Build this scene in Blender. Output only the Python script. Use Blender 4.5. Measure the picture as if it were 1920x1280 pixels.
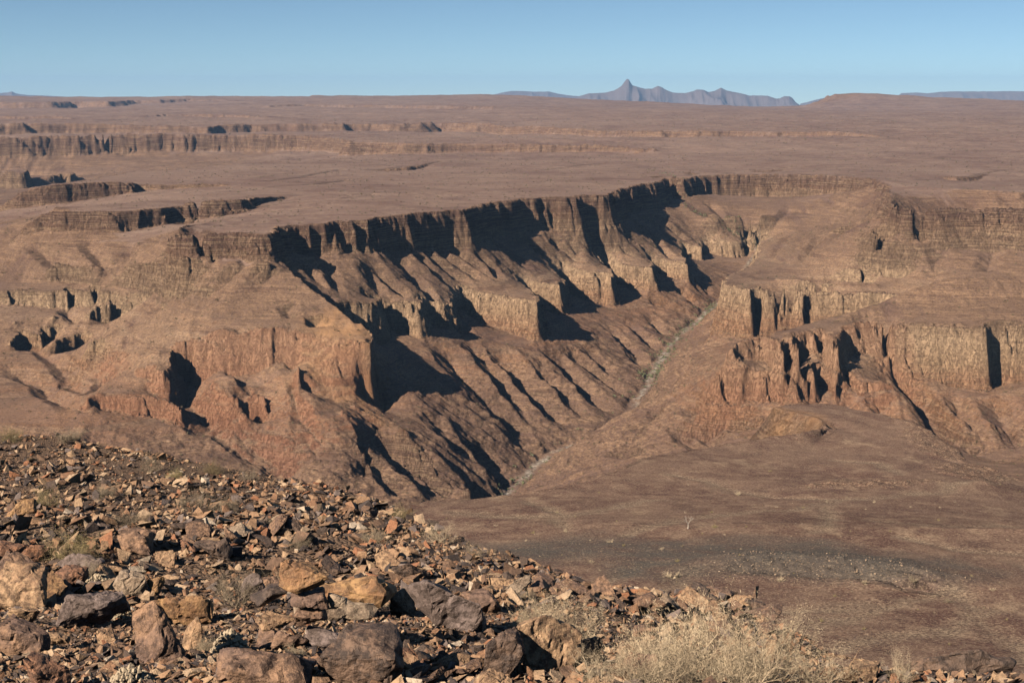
import bpy, bmesh, math, random
import numpy as np
from mathutils import Vector, Matrix, noise as mnoise

C = bpy.context
SC = C.scene
COL = SC.collection
RAD = math.radians
for _o in list(SC.objects):
    bpy.data.objects.remove(_o)

# ------------------------------------------------------------------ camera, sky, sun, exposure
FPX = 2667.0                       # focal length in pixels of the 1920 px wide photograph (50 mm)
PITCH = math.atan(468.0 / FPX)
cam_d = bpy.data.cameras.new('camera')
cam_d.lens = 50.0
cam_d.sensor_width = 36.0
cam_d.clip_start = 0.2
cam_d.clip_end = 120000.0
cam = bpy.data.objects.new('camera', cam_d)
COL.objects.link(cam)
cam.location = (0, 0, 0)
cam.rotation_euler = (math.pi / 2 - PITCH, 0, 0)
SC.camera = cam
cam_d.dof.use_dof = False

SUN_AZ = RAD(43.0)                 # the sun stands left of and slightly behind the camera
SUN_EL = RAD(30.5)
sdir = Vector((-math.cos(SUN_AZ) * math.cos(SUN_EL), -math.sin(SUN_AZ) * math.cos(SUN_EL), math.sin(SUN_EL)))
sun_d = bpy.data.lights.new('sun', 'SUN')
sun_d.energy = 5.0
sun_d.angle = RAD(0.5)
sun_d.color = (1.0, 0.87, 0.72)
sun = bpy.data.objects.new('sun', sun_d)
COL.objects.link(sun)
sun.rotation_euler = sdir.to_track_quat('Z', 'Y').to_euler()

wd = bpy.data.worlds.new('World')
SC.world = wd
wd.use_nodes = True
nt = wd.node_tree
nt.nodes.clear()
sky = nt.nodes.new('ShaderNodeTexSky')
sky.sky_type = 'NISHITA'
sky.sun_disc = False
sky.sun_elevation = SUN_EL
sky.sun_rotation = math.atan2(sdir.x, sdir.y)
sky.altitude = 1500.0
sky.air_density = 1.0
sky.dust_density = 0.0
sky.ozone_density = 3.0
tc = nt.nodes.new('ShaderNodeTexCoord')
mp = nt.nodes.new('ShaderNodeMapping')
mp.inputs['Scale'].default_value = (1, 1, 1.7)
mp.inputs['Location'].default_value = (0, 0, 0.045)
nt.links.new(tc.outputs['Generated'], mp.inputs['Vector'])
nt.links.new(mp.outputs[0], sky.inputs['Vector'])
bg = nt.nodes.new('ShaderNodeBackground')
bg.inputs['Strength'].default_value = 0.055
wo = nt.nodes.new('ShaderNodeOutputWorld')
hue = nt.nodes.new('ShaderNodeMixRGB'); hue.blend_type = 'MULTIPLY'; hue.inputs[0].default_value = 1.0
hue.inputs[2].default_value = (0.96, 1.03, 0.98, 1)
nt.links.new(sky.outputs[0], hue.inputs[1])
nt.links.new(hue.outputs[0], bg.inputs['Color'])
nt.links.new(bg.outputs[0], wo.inputs['Surface'])

SC.view_settings.view_transform = 'Standard'
SC.view_settings.look = 'None'
SC.view_settings.gamma = 1.0
SC.view_settings.exposure = 0.88
SC.render.engine = 'CYCLES'
SC.cycles.max_bounces = 4
SC.cycles.diffuse_bounces = 0
SC.cycles.volume_bounces = 0
SC.cycles.use_denoising = True

# ------------------------------------------------------------------ small helpers
def tag(o, label=None, cat=None, group=None, kind=None):
    if label: o['label'] = label
    if cat: o['category'] = cat
    if group: o['group'] = group
    if kind: o['kind'] = kind
    return o

CP, SP = math.cos(PITCH), math.sin(PITCH)
def ray(x, y):
    """horizontal bearing and tangent of the dip below the horizon of a point of the photograph"""
    cx = (x - 960.0) / FPX; cy = (640.0 - y) / FPX
    dx = cx; dy = CP + cy * SP; dz = -SP + cy * CP
    h = math.hypot(dx, dy)
    return math.atan2(dx, dy), -dz / h
def P(x, y, z):
    u, t = ray(x, y)
    d = -z / t
    return (d * math.sin(u), d * math.cos(u), z)
def PD(x, y, d):
    u, t = ray(x, y)
    return (d * math.sin(u), d * math.cos(u), -t * d)

# lattice noise, vectorised
_rng = np.random.RandomState(7)
_TAB = _rng.rand(512, 512).astype(np.float32) * 2 - 1
def vnoise(x, y, seed=0):
    x = x + seed * 17.37 + 1000.0; y = y + seed * 9.71 + 1000.0
    xi = np.floor(x).astype(np.int32); yi = np.floor(y).astype(np.int32)
    fx = (x - xi).astype(np.float32); fy = (y - yi).astype(np.float32)
    fx = fx * fx * (3 - 2 * fx); fy = fy * fy * (3 - 2 * fy)
    xi &= 511; yi &= 511; x1 = (xi + 1) & 511; y1 = (yi + 1) & 511
    a = _TAB[xi, yi]; b = _TAB[x1, yi]; c = _TAB[xi, y1]; d = _TAB[x1, y1]
    a = a + (b - a) * fx; c = c + (d - c) * fx
    return a + (c - a) * fy
def fbm(x, y, oct=4, seed=0, gain=0.5):
    s = 0; a = 1.0; n = 0
    for i in range(oct):
        # turn each octave so that the lattice does not show
        c, q = math.cos(0.6 + i * 1.1), math.sin(0.6 + i * 1.1)
        s = s + a * vnoise(x * c - y * q, x * q + y * c, seed + i * 3)
        n += a; a *= gain; x = x * 2.03; y = y * 2.03
    return s / n
def ridged(x, y, oct=3, seed=0):
    s = 0; a = 1.0; n = 0
    for i in range(oct):
        s = s + a * (1 - 2 * np.abs(vnoise(x, y, seed + i * 5)))
        n += a; a *= 0.5; x = x * 2.1 + 3.3; y = y * 2.1 + 1.7
    return s / n

def cells(x, y, size, seed):
    """two random numbers per cell of a jittered lattice (nearest point): broken blocks"""
    x = x / size + 500.0 + seed * 7.7; y = y / size + 500.0 + seed * 3.1
    xi = np.floor(x).astype(np.int32); yi = np.floor(y).astype(np.int32)
    best = np.full(x.shape, 9.0, np.float32); va = np.zeros(x.shape, np.float32); vb = np.zeros(x.shape, np.float32)
    for i in (-1, 0, 1):
        for j in (-1, 0, 1):
            a = (xi + i) & 511; b = (yi + j) & 511
            jx = _TAB[a, b] * 0.5 + 0.5; jy = _TAB[b, (a + 77) & 511] * 0.5 + 0.5
            d = ((xi + i + jx - x) ** 2 + (yi + j + jy - y) ** 2).astype(np.float32)
            m = d < best
            best[m] = d[m]; va[m] = _TAB[(a[m] + 131) & 511, b[m]]; vb[m] = _TAB[a[m], (b[m] + 211) & 511]
    return va, vb

# ------------------------------------------------------------------ height solver on a (bearing, log range) grid
class Field:
    def __init__(self, u0, u1, d0, d1, h):
        self.u0, self.v0, self.h = u0, math.log(d0), h
        self.nu = (int((u1 - u0) / h) // 32 + 1) * 32
        self.nv = (int((math.log(d1) - self.v0) / h) // 32 + 1) * 32
        self.s = np.zeros((self.nu, self.nv), np.float64); self.n = np.zeros((self.nu, self.nv), np.float64)
    def add(self, pts, width=0.0):
        """polyline of world points as a height constraint"""
        P_ = np.array(pts, float)
        for k in range(len(P_) - 1):
            a, b = P_[k], P_[k + 1]
            L = math.hypot(b[0] - a[0], b[1] - a[1]); dm = max(1.0, min(math.hypot(a[0], a[1]), math.hypot(b[0], b[1])))
            m = max(2, int(L / (dm * self.h * 0.5)))
            t = np.linspace(0, 1, m)[:, None]
            q = a + (b - a) * t
            self.put(q)
            if width:
                nx, ny = (b[1] - a[1]) / (L + 1e-9), -(b[0] - a[0]) / (L + 1e-9)
                for w in np.linspace(-width, width, 5):
                    self.put(q + np.array([nx * w, ny * w, 0]))
    def put(self, q):
        d = np.hypot(q[:, 0], q[:, 1])
        i = ((np.arctan2(q[:, 0], q[:, 1]) - self.u0) / self.h).astype(int)
        j = ((np.log(np.maximum(d, 1e-3)) - self.v0) / self.h).astype(int)
        ok = (i >= 0) & (i < self.nu) & (j >= 0) & (j < self.nv)
        np.add.at(self.s, (i[ok], j[ok]), q[ok, 2]); np.add.at(self.n, (i[ok], j[ok]), 1)
    def cliff(self, pts, s=10.0, side=1):
        """rim polyline (x, y, z, H): the foot lies s metres to the right of the walking direction, H lower"""
        A = np.array(pts, float)
        out = []
        for k in range(len(A) - 1):
            L = np.hypot(*(A[k + 1] - A[k])[:2]); m = max(2, int(L / 4.0))
            t = np.linspace(0, 1, m, endpoint=(k == len(A) - 2))[:, None]
            out.append(A[k] + (A[k + 1] - A[k]) * t)
        Q = np.vstack(out)
        # smoothed tangents so that the foot line does not cross itself
        T = np.gradient(Q[:, :2], axis=0)
        ker = np.ones(5) / 5
        T = np.stack([np.convolve(np.pad(T[:, c], 2, mode='edge'), ker, 'valid') for c in (0, 1)], 1)
        T /= np.linalg.norm(T, axis=1)[:, None] + 1e-9
        N = np.stack([T[:, 1], -T[:, 0]], 1) * side
        self.add(Q[:, :3])
        ss = s * np.clip(Q[:, 3] / 30.0, 0.4, 1.6)
        B = np.column_stack([Q[:, :2] + N * ss[:, None], Q[:, 2] - Q[:, 3]])
        self.foot = getattr(self, 'foot', []); self.foot.append(B)
        self.put_line(B)
    def put_line(self, B):
        for k in range(len(B) - 1):
            a, b = B[k], B[k + 1]
            if np.hypot(*(b - a)[:2]) < 40: self.add([a, b])
    def solve(self):
        S, N = [self.s], [self.n]
        while min(S[-1].shape) > 20 and S[-1].shape[0] % 2 == 0 and S[-1].shape[1] % 2 == 0 and len(S) < 6:
            a, b = S[-1], N[-1]
            f = lambda q: q[0::2, 0::2] + q[1::2, 0::2] + q[0::2, 1::2] + q[1::2, 1::2]
            # the mean of the constrained cells, each counted once
            m = (b > 0)
            mean = np.where(m, a / np.maximum(b, 1e-9), 0)
            S.append(f(mean)); N.append(f(m.astype(float)))
        z = None
        for L in range(len(S) - 1, -1, -1):
            m = N[L] > 0
            c = np.where(m, S[L] / np.maximum(N[L], 1e-9), 0).astype(np.float32)
            if z is None:
                z = np.full(c.shape, c[m].mean(), np.float32)
                it = 1500
            else:
                z = np.repeat(np.repeat(z, 2, 0), 2, 1)
                p = np.pad(z, 1, mode='edge'); z = (p[:-2, 1:-1] + p[2:, 1:-1] + p[1:-1, :-2] + p[1:-1, 2:] + 4 * z) / 8
                it = 160 if L > 1 else (60 if L == 1 else 36)
            z[m] = c[m]
            for _ in range(it):
                p = np.pad(z, 1, mode='edge')
                q = (p[:-2, 1:-1] + p[2:, 1:-1] + p[1:-1, :-2] + p[1:-1, 2:]) * 0.25
                z = np.where(m, c, q)
        self.z = z
        return z
    def sample(self, X, Y):
        fu = (np.arctan2(X, Y) - self.u0) / self.h - 0.5
        fv = (np.log(np.maximum(np.hypot(X, Y), 1e-3)) - self.v0) / self.h - 0.5
        fu = np.clip(fu, 0, self.nu - 1.001); fv = np.clip(fv, 0, self.nv - 1.001)
        i = fu.astype(np.int32); j = fv.astype(np.int32); a = (fu - i).astype(np.float32); b = (fv - j).astype(np.float32)
        z = self.z
        return (z[i, j] * (1 - a) + z[i + 1, j] * a) * (1 - b) + (z[i, j + 1] * (1 - a) + z[i + 1, j + 1] * a) * b
    def hit(self, x, y, dmin):
        """where the sight line of a photograph point meets the field"""
        u, t = ray(x, y)
        d = np.exp(np.arange(math.log(dmin), self.v0 + self.nv * self.h, self.h * 0.7))
        X = d * math.sin(u); Y = d * math.cos(u)
        Z = self.sample(X, Y)
        k = np.nonzero(Z >= -t * d)[0]
        if len(k) == 0: return None
        k = k[0]
        return (X[k], Y[k], float(Z[k]))

def grid_mesh(name, X, Y, Z, smooth=True):
    nu, nv = X.shape
    me = bpy.data.meshes.new(name)
    co = np.empty((nu * nv, 3), np.float32)
    co[:, 0] = X.ravel(); co[:, 1] = Y.ravel(); co[:, 2] = Z.ravel()
    idx = np.arange(nu * nv, dtype=np.int32).reshape(nu, nv)
    q = np.stack([idx[:-1, :-1], idx[1:, :-1], idx[1:, 1:], idx[:-1, 1:]], -1).reshape(-1, 4)
    me.vertices.add(nu * nv); me.vertices.foreach_set('co', co.ravel())
    me.loops.add(q.size); me.loops.foreach_set('vertex_index', q.ravel())
    me.polygons.add(len(q))
    me.polygons.foreach_set('loop_start', np.arange(0, q.size, 4, dtype=np.int32))
    me.polygons.foreach_set('use_smooth', np.full(len(q), smooth))
    me.update(calc_edges=True)
    return me
def raw_mesh(name, V, F, smooth=False):
    """V (n,3), F (m,k) of one face size"""
    me = bpy.data.meshes.new(name)
    F = np.asarray(F, np.int32); k = F.shape[1]
    me.vertices.add(len(V)); me.vertices.foreach_set('co', np.asarray(V, np.float32).ravel())
    me.loops.add(F.size); me.loops.foreach_set('vertex_index', F.ravel())
    me.polygons.add(len(F))
    me.polygons.foreach_set('loop_start', np.arange(0, F.size, k, dtype=np.int32))
    me.polygons.foreach_set('use_smooth', np.full(len(F), smooth))
    me.update(calc_edges=True)
    return me
def fattr(me, name, arr):
    a = me.attributes.new(name, 'FLOAT', 'POINT')
    a.data.foreach_set('value', np.asarray(arr, np.float32).ravel())
def link(name, me, mat=None, parent=None):
    o = bpy.data.objects.new(name, me)
    COL.objects.link(o)
    if mat is not None: me.materials.append(mat)
    if parent is not None: o.parent = parent
    return o

# ------------------------------------------------------------------ material helper
class NB:
    def __init__(self, name):
        self.m = bpy.data.materials.new(name); self.m.use_nodes = True
        self.t = self.m.node_tree; self.t.nodes.clear()
    def n(self, typ, **kw):
        nd = self.t.nodes.new('ShaderNode' + typ)
        for k, v in kw.items():
            if k.startswith('i_'): self.set(nd.inputs[k[2:].replace('_', ' ')], v)
            elif k.startswith('k'): self.set(nd.inputs[int(k[1:])], v)
            else: setattr(nd, k, v)
        return nd
    def set(self, inp, v):
        if isinstance(v, bpy.types.NodeSocket): self.t.links.new(v, inp)
        elif isinstance(v, tuple) and len(v) == 3 and inp.type == 'RGBA': inp.default_value = (*v, 1)
        else: inp.default_value = v
    def math(self, op, a, b=0.0, c=0.0, clamp=False):
        nd = self.n('Math', operation=op, use_clamp=clamp); self.set(nd.inputs[0], a); self.set(nd.inputs[1], b); self.set(nd.inputs[2], c)
        return nd.outputs[0]
    def mix(self, f, a, b, mode='MIX'):
        nd = self.n('MixRGB', blend_type=mode); self.set(nd.inputs[0], f); self.set(nd.inputs[1], a); self.set(nd.inputs[2], b)
        return nd.outputs[0]
    def noise(self, vec, scale, detail=4, rough=0.55, out=0, dist=0.0):
        nd = self.n('TexNoise'); self.set(nd.inputs['Vector'], vec); nd.inputs['Scale'].default_value = scale
        nd.inputs['Detail'].default_value = detail; nd.inputs['Roughness'].default_value = rough; nd.inputs['Distortion'].default_value = dist
        return nd.outputs[out]
    def ramp(self, f, pts, interp='LINEAR'):
        nd = self.n('ValToRGB'); self.set(nd.inputs[0], f); cr = nd.color_ramp; cr.interpolation = interp
        while len(cr.elements) < len(pts): cr.elements.new(0.5)
        for e, (p, c) in zip(cr.elements, pts):
            e.position = p; e.color = (c, c, c, 1) if not isinstance(c, tuple) else (*c, 1)
        return nd.outputs[0]
    def attr(self, name):
        nd = self.n('Attribute', attribute_name=name); return nd.outputs['Fac']
    def scale(self, vec, s):
        nd = self.n('Mapping'); self.set(nd.inputs['Vector'], vec); nd.inputs['Scale'].default_value = s
        return nd.outputs[0]
    def finish(self, col, rough=0.95, bump=None, strength=1.0, dist=1.0, spec=0.1):
        b = self.n('BsdfPrincipled'); self.set(b.inputs['Base Color'], col); self.set(b.inputs['Roughness'], rough)
        b.inputs['Specular IOR Level'].default_value = spec
        if bump is not None:
            bp = self.n('Bump'); bp.inputs['Strength'].default_value = strength; bp.inputs['Distance'].default_value = dist
            self.set(bp.inputs['Height'], bump); self.t.links.new(bp.outputs[0], b.inputs['Normal'])
        o = self.n('OutputMaterial'); self.t.links.new(b.outputs[0], o.inputs[0])
        return self.m
# ------------------------------------------------------------------ the canyon: rims, benches, river and crests as heights
T = Field(-0.50, 0.44, 60.0, 19000.0, 0.0016)
def rim(pts, z, s=10.0):
    """(x, y, H) on one level z"""
    T.cliff([(*P(x, y, z), H) for x, y, H in pts], s)
def rimz(pts, s=10.0):
    T.cliff([(*P(x, y, z), H) for x, y, z, H in pts], s)
def saw(pts, n=22):
    """a receding rim as a staircase: faces towards the viewer, short steps back"""
    out = [pts[0]]
    for a, b in zip(pts[:-1], pts[1:]):
        k = max(1, int(round((b[0] - a[0]) / n)))
        for i in range(k):
            f0, f1 = i / k, (i + 1) / k
            ya = a[1] + (b[1] - a[1]) * f0; yb = a[1] + (b[1] - a[1]) * f1; xm = a[0] + (b[0] - a[0]) * (f0 + 0.84 * (f1 - f0))
            out.append((xm, ya + 0.06 * (yb - ya), a[2])); out.append((a[0] + (b[0] - a[0]) * f1, yb, b[2]))
    return out
def ln(*pts, w=0.0):
    T.add([P(*p) for p in pts], w)
def pt(*pts):
    for p in pts:
        T.put(np.array([P(*p)]))

# upper rim of the great wall, its corner and the left front of the plateau tongue
rim([(325, 432, 6), (332, 434, 22), (345, 436, 30), (430, 434, 36), (470, 436, 36), (500, 436, 38), (513, 433, 40)] + [(516, 430, 40), (522, 425, 42), (546, 424.5, 42), (552, 420.5, 48), (584, 420.5, 48), (587, 418.5, 48), (619, 418.5, 48), (625, 415, 48), (656, 414.8, 48), (659, 412.8, 50), (692, 412.6, 50)] + [
     (698, 409, 55), (712, 406, 55), (745, 404, 58), (762, 403, 58), (770, 401, 60), (800, 399, 60), (806, 397, 62), (830, 395, 64), (842, 394, 64), (872, 393, 62), (884, 389, 60), (905, 385, 60), (918, 381, 60),
     (940, 378, 60), (968, 375, 60), (978, 373, 62), (1000, 372.5, 62), (1012, 371, 62), (1038, 370.5, 60), (1076, 369.5, 60), (1082, 367, 60), (1110, 366, 62), (1142, 365.5, 60), (1148, 361, 56), (1164, 354, 52), (1188, 350, 52),
     (1193, 348, 52), (1200, 346, 54), (1226, 342.5, 54), (1236, 341, 54), (1244, 337, 52), (1254, 333, 50), (1266, 331.5, 46), (1282, 335, 44), (1290, 334, 40), (1300, 331, 40),
     (1330, 329, 46), (1400, 327, 52), (1470, 327, 54), (1530, 328, 52), (1600, 332, 36), (1636, 337, 20)], -200, 12)
rim([(1640, 338, 12), (1664, 350, 16), (1668, 366, 22), (1672, 378, 30), (1680, 385, 44), (1700, 388, 60),
     (1740, 388, 70), (1800, 387, 72), (1860, 388, 72), (1930, 391, 72), (2060, 396, 70)], -200, 24)
# plateau behind
ln((330, 428, -199), (420, 410, -200), (500, 398, -201), (620, 395, -199), (900, 370, -199), (1100, 350, -199), (1240, 328, -199))
ln((560, 380, -198), (800, 360, -197), (1100, 335, -198), (1300, 322, -198), (1600, 322, -198), (1700, 350, -197), (1920, 360, -198))
ln((600, 345, -205), (900, 335, -206), (1300, 305, -204), (1600, 300, -200), (1920, 300, -196), (2100, 300, -196))
ln((650, 305, -214), (800, 300, -214), (1000, 296, -214), (1200, 290, -210), (1500, 285, -200), (1920, 275, -190), (2100, 275, -190))
ln((1000, 260, -178), (1300, 262, -178), (1700, 260, -172), (1920, 255, -170), (2100, 255, -170))
# shallow washes in the plateau
ln((1290, 328, -204), (1340, 322, -206), (1420, 317, -206), (1470, 315, -204))
rim([(1770, 330, 3), (1790, 332, 9), (1822, 330, 10), (1850, 325, 4)], -202, 14)
rim([(1400, 320, 3), (1440, 319, 5), (1475, 317, 2)], -199, 12)
rim([(690, 318, 3), (720, 316, 8), (770, 313, 12), (790, 309, 9), (810, 305, 3)], -206, 20)
# second tongue (left) with its cliff, and the wash between
rimz([(40, 430, -232, 6), (62, 414, -216, 14), (80, 402, -206, 24), (100, 396, -200, 32), (160, 396, -200, 33), (220, 396, -200, 34), (255, 394, -200, 32), (300, 391, -200, 26), (336, 386, -200, 24), (350, 378, -192, 30), (400, 375, -190, 30), (450, 373, -190, 24), (480, 370, -192, 12), (530, 368, -200, 5)], 16)
ln((340, 425, -232), (400, 405, -222), (450, 396, -214), (500, 386, -206), (560, 378, -202))
ln((110, 388, -201), (250, 378, -201), (400, 360, -200), (500, 350, -200))
# third tongue
rimz([(-30, 402, -262, 6), (2, 388, -240, 12), (18, 375, -222, 22), (42, 360, -204, 32), (75, 352, -196, 36), (105, 347, -191, 38), (150, 344, -190, 36), (200, 341, -189, 30), (245, 342, -191, 22), (262, 346, -200, 14), (300, 347, -200, 9), (370, 346, -200, 8), (420, 345, -200, 5)], 16)
ln((150, 377, -225), (250, 362, -214), (330, 357, -208), (430, 352, -203))
# far edge of the third tongue: the ground falls away behind it
for k, (x, y) in enumerate([(100, 343), (165, 338), (250, 322), (330, 317), (420, 311), (500, 302), (600, 299)]):
    pass
E3 = [P(x, y, -200) for x, y in [(60, 352), (105, 344), (165, 337), (250, 322), (330, 317), (420, 311), (500, 303), (600, 299.5), (660, 297)]]
T.add(E3)
T.add([(p[0] * 1.06 - 10, p[1] * 1.06, -200 - h) for p, h in zip(E3, [90, 90, 85, 75, 60, 50, 35, 18, 8])])
# slopes left
ln((-60, 400, -275), (0, 397, -282), (30, 392, -262)); ln((0, 430, -262), (40, 420, -252)); ln((-80, 480, -275), (0, 480, -274), (60, 440, -246))
ln((90, 455, -248), (200, 450, -243), (300, 455, -238)); ln((100, 490, -266), (220, 500, -272), (330, 490, -246), (430, 490, -239), (500, 488, -236))
ln((-60, 530, -300), (0, 530, -299), (120, 528, -297), (250, 540, -297), (340, 560, -290), (420, 565, -284), (480, 550, -277), (505, 520, -260))
# inner gorge far left
ln((-120, 352, -360), (-40, 347, -345), (30, 338, -330), (80, 334, -322), (120, 336, -320), (160, 336, -315), w=20)
rimz([(-80, 318, -240, 60), (0, 322, -245, 60), (22, 326, -252, 50), (24, 316, -245, 40), (10, 310, -235, 30)], 12)
rimz([(75, 330, -270, 20), (100, 325, -268, 40), (118, 330, -272, 35), (125, 322, -265, 25)], 10)
# far wall and the bands beyond
rimz([(x, y, PD(x, y, d)[2], H) for x, y, d, H in [(-150, 262, 5900, 70), (0, 258, 5950, 72), (60, 256, 5970, 75), (150, 254, 6000, 75), (230, 252, 6040, 70), (300, 251, 6060, 68), (420, 252, 6050, 66), (540, 254, 5980, 62), (600, 257, 5860, 56), (652, 262, 5660, 50)]] + [
      (662, 268, -187, 45),
      (710, 268, -187, 44), (760, 271, -188, 36), (840, 270, -188, 32), (920, 270, -188, 30), (1000, 271, -188, 29), (1100, 272, -188, 25), (1160, 276, -189, 16), (1225, 280, -190, 6)], 25)
ln((-100, 300, -272), (100, 297, -266), (250, 293, -256), (400, 291, -253), (480, 291, -254))
ln((-100, 325, -307), (60, 322, -302), (200, 312, -286), (320, 303, -272))
rimz([(x, y, PD(x, y, d)[2], H) for x, y, d, H in [(-100, 236, 6900, 46), (0, 234, 6950, 48), (60, 231, 7000, 48), (66, 232, 7060, 48), (120, 232, 7080, 46), (200, 233, 7080, 44), (290, 236, 7000, 34), (370, 239, 6950, 30), (430, 235, 7150, 36), (480, 233, 7260, 40), (560, 232, 7280, 38), (620, 231, 7300, 38), (640, 232, 7380, 38), (700, 232, 7400, 36), (780, 231, 7400, 44)]] + [
      (800, 229, -160, 50), (850, 231, -160, 52), (915, 231, -160, 44), (925, 234, -160, 40), (960, 237, -160, 40), (1050, 240, -160, 32), (1150, 244, -160, 26), (1300, 247, -160, 24), (1400, 246, -160, 24),
      (1480, 247, -160, 20), (1560, 249, -160, 17), (1640, 253, -161, 5)], 30)
ln((0, 222, -152), (400, 222, -151), (900, 222, -150), (1300, 225, -149), (1900, 235, -150))
rimz([(-80, 218, -140, 24), (0, 218, -140, 24), (110, 218, -140, 20), (150, 221, -140, 4)], 30)
rimz([(270, 216, -137, 6), (300, 214, -137, 20), (360, 214, -137, 18), (420, 215, -137, 18), (470, 217, -137, 14), (500, 219, -137, 4)], 30)
rimz([(500, 198, -100, 8), (560, 196, -98, 16), (640, 197, -98, 18), (720, 197, -98, 26), (800, 198, -98, 24), (900, 199, -99, 24), (925, 201, -100, 6)], 30)
rimz([(-60, 192, -86, 70), (0, 192, -86, 60), (88, 192, -86, 62), (100, 191, -86, 66), (150, 190, -84, 60), (200, 191, -84, 50), (240, 188, -80, 34), (300, 188, -80, 32), (350, 185.5, -72, 26), (410, 187, -75, 14), (440, 190, -82, 4)], 40)
ln((0, 206, -128), (400, 206, -126), (900, 210, -128), (1300, 214, -132), (1900, 215, -140))
HZ = [(-200, 180), (0, 180), (120, 182), (240, 182.5), (350, 180), (520, 181), (585, 182), (588, 179), (686, 179), (690, 181), (800, 179), (900, 177), (960, 178), (1000, 182), (1060, 187), (1200, 190), (1260, 193), (1350, 200), (1500, 207.5)]
T.add([PD(x, y, 15500 if x < 1000 else 13500) for x, y in HZ])
T.add([PD(x, y + 3, 18500) for x, y in HZ])
T.add([PD(x, y + 1.5, 16500) for x, y in HZ]); T.add([PD(x, y + 0.8, 15000) for x, y in HZ[12:]]); T.add([PD(x, y + 2, 17500) for x, y in HZ])
T.add([PD(x, y + 6, 16500) for x, y in [(1500, 208), (1700, 183), (1930, 190), (2100, 196)]])
T.add([PD(x, y, 14000) for x, y in [(1500, 208), (1530, 195), (1550, 184), (1568, 175.5), (1600, 173.5), (1640, 175), (1700, 179), (1760, 183), (1850, 186), (1930, 189), (2100, 195)]])
T.add([PD(x, y, 13000) for x, y in [(1510, 208), (1560, 200), (1580, 196), (1640, 193), (1720, 192), (1800, 192), (1930, 193), (2100, 197)]])
T.add([PD(x, y, 12000) for x, y in [(1480, 211), (1560, 210), (1640, 208), (1720, 206), (1800, 203), (1930, 200), (2100, 202)]])
# bench edge with the pale cliffs under the great wall: spurs and the notches between
rimz([(628, 560, -292, 8), (636, 562, -294, 30), (655, 564, -297, 46), (700, 568, -302, 60), (706, 566, -302, 60), (704, 558, -300, 40), (712, 552, -300, 40), (722, 562, -306, 50), (760, 563, -307, 50), (783, 566, -308, 50), (788, 562, -311, 45), (786, 553, -309, 30),
      (800, 556, -314, 34), (838, 566, -322, 46), (844, 562, -322, 44), (846, 548, -320, 28), (870, 545, -322, 36), (900, 550, -324, 46), (950, 556, -327, 54), (1000, 562, -328, 60), (1006, 566, -328, 60), (1008, 558, -328, 55), (985, 535, -326, 30), (972, 527, -326, 30),
      (995, 529, -328, 44), (1044, 531, -330, 52), (1050, 533, -330, 52), (1052, 524, -330, 46), (1040, 508, -329, 26), (1060, 506, -330, 40), (1100, 509, -330, 54), (1142, 511, -330, 60), (1148, 513, -330, 60), (1149, 506, -330, 50), (1122, 492, -328, 26),
      (1135, 492, -329, 30), (1170, 499, -330, 38), (1216, 502, -330, 44), (1222, 502, -330, 44), (1223, 496, -330, 38), (1216, 486, -328, 22), (1240, 486, -329, 30), (1280, 489, -329, 36), (1287, 490, -329, 36), (1288, 484, -328, 30), (1268, 465, -325, 14),
      (1285, 461, -325, 22), (1306, 462, -325, 30), (1311, 462, -325, 30), (1312, 455, -324, 22), (1330, 453, -324, 26), (1375, 455, -325, 34), (1392, 453, -325, 34), (1398, 448, -325, 30), (1412, 445, -324, 22), (1424, 452, -322, 22), (1424, 466, -322, 30),
      (1418, 486, -320, 42), (1395, 502, -320, 60), (1366, 516, -320, 74), (1358, 524, -320, 80), (1362, 531, -320, 82), (1385, 538, -320, 80), (1396, 541, -320, 82), (1409, 542, -320, 82), (1412, 536, -320, 74), (1422, 534, -320, 74), (1440, 541, -320, 80), (1466, 542, -320, 80),
      (1470, 537, -320, 78), (1476, 542, -320, 78), (1505, 543, -320, 78), (1512, 535, -320, 66), (1524, 541, -320, 66), (1560, 545, -322, 60), (1600, 546, -322, 50), (1660, 546, -322, 40), (1760, 556, -322, 30), (1960, 570, -322, 25), (2100, 580, -322, 25)], 9)
# second ledge right of the far buttress, mostly behind the near hill
rimz([(1530, 574, -352, 26), (1560, 574, -352, 28), (1620, 573, -352, 28), (1700, 576, -352, 24)], 8)
# crest of the ridge that ends in the great corner, falling to the promontory
ln((517, 486, -241), (535, 502, -250), (560, 526, -262), (600, 558, -280), (640, 590, -298), (680, 618, -313), (692, 632, -322))
# narrow valley behind that crest
T.add([(-330, 2050, -262), (-262, 2003, -302), (-226, 1962, -330), (-192, 1925, -356), (-160, 1905, -382), (-130, 1880, -402), P(840, 815, -440), P(900, 872, -475), P(950, 925, -508)], 3)
# promontory rim
rimz([(255, 690, -352, 10), (285, 682, -346, 20), (304, 690, -348, 40), (310, 680, -344, 44), (318, 662, -336, 44), (335, 645, -330, 46), (352, 636, -326, 46), (366, 638, -324, 46), (380, 636, -322, 46), (384, 626, -316, 46), (400, 622, -313, 48), (440, 620, -312, 48),
      (480, 614, -308, 48), (530, 612, -307, 48), (552, 616, -310, 50), (575, 624, -314, 52)], 14)
rimz([(575, 624, -314, 60), (640, 634, -320, 72), (684, 638, -322, 76)], 40)
rimz([(684, 638, -322, 80), (697, 641, -324, 94), (703, 636, -323, 98), (698, 622, -316, 76), (672, 604, -306, 50)], 8)
ln((330, 640, -325), (440, 612, -308), (560, 605, -304), (640, 615, -312))
# lower tier at the left lobe
rimz([(165, 745, -376, 6), (185, 738, -374, 20), (250, 740, -376, 24), (285, 742, -378, 26), (320, 752, -382, 26), (333, 762, -386, 24), (337, 755, -384, 14)], 8)
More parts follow.
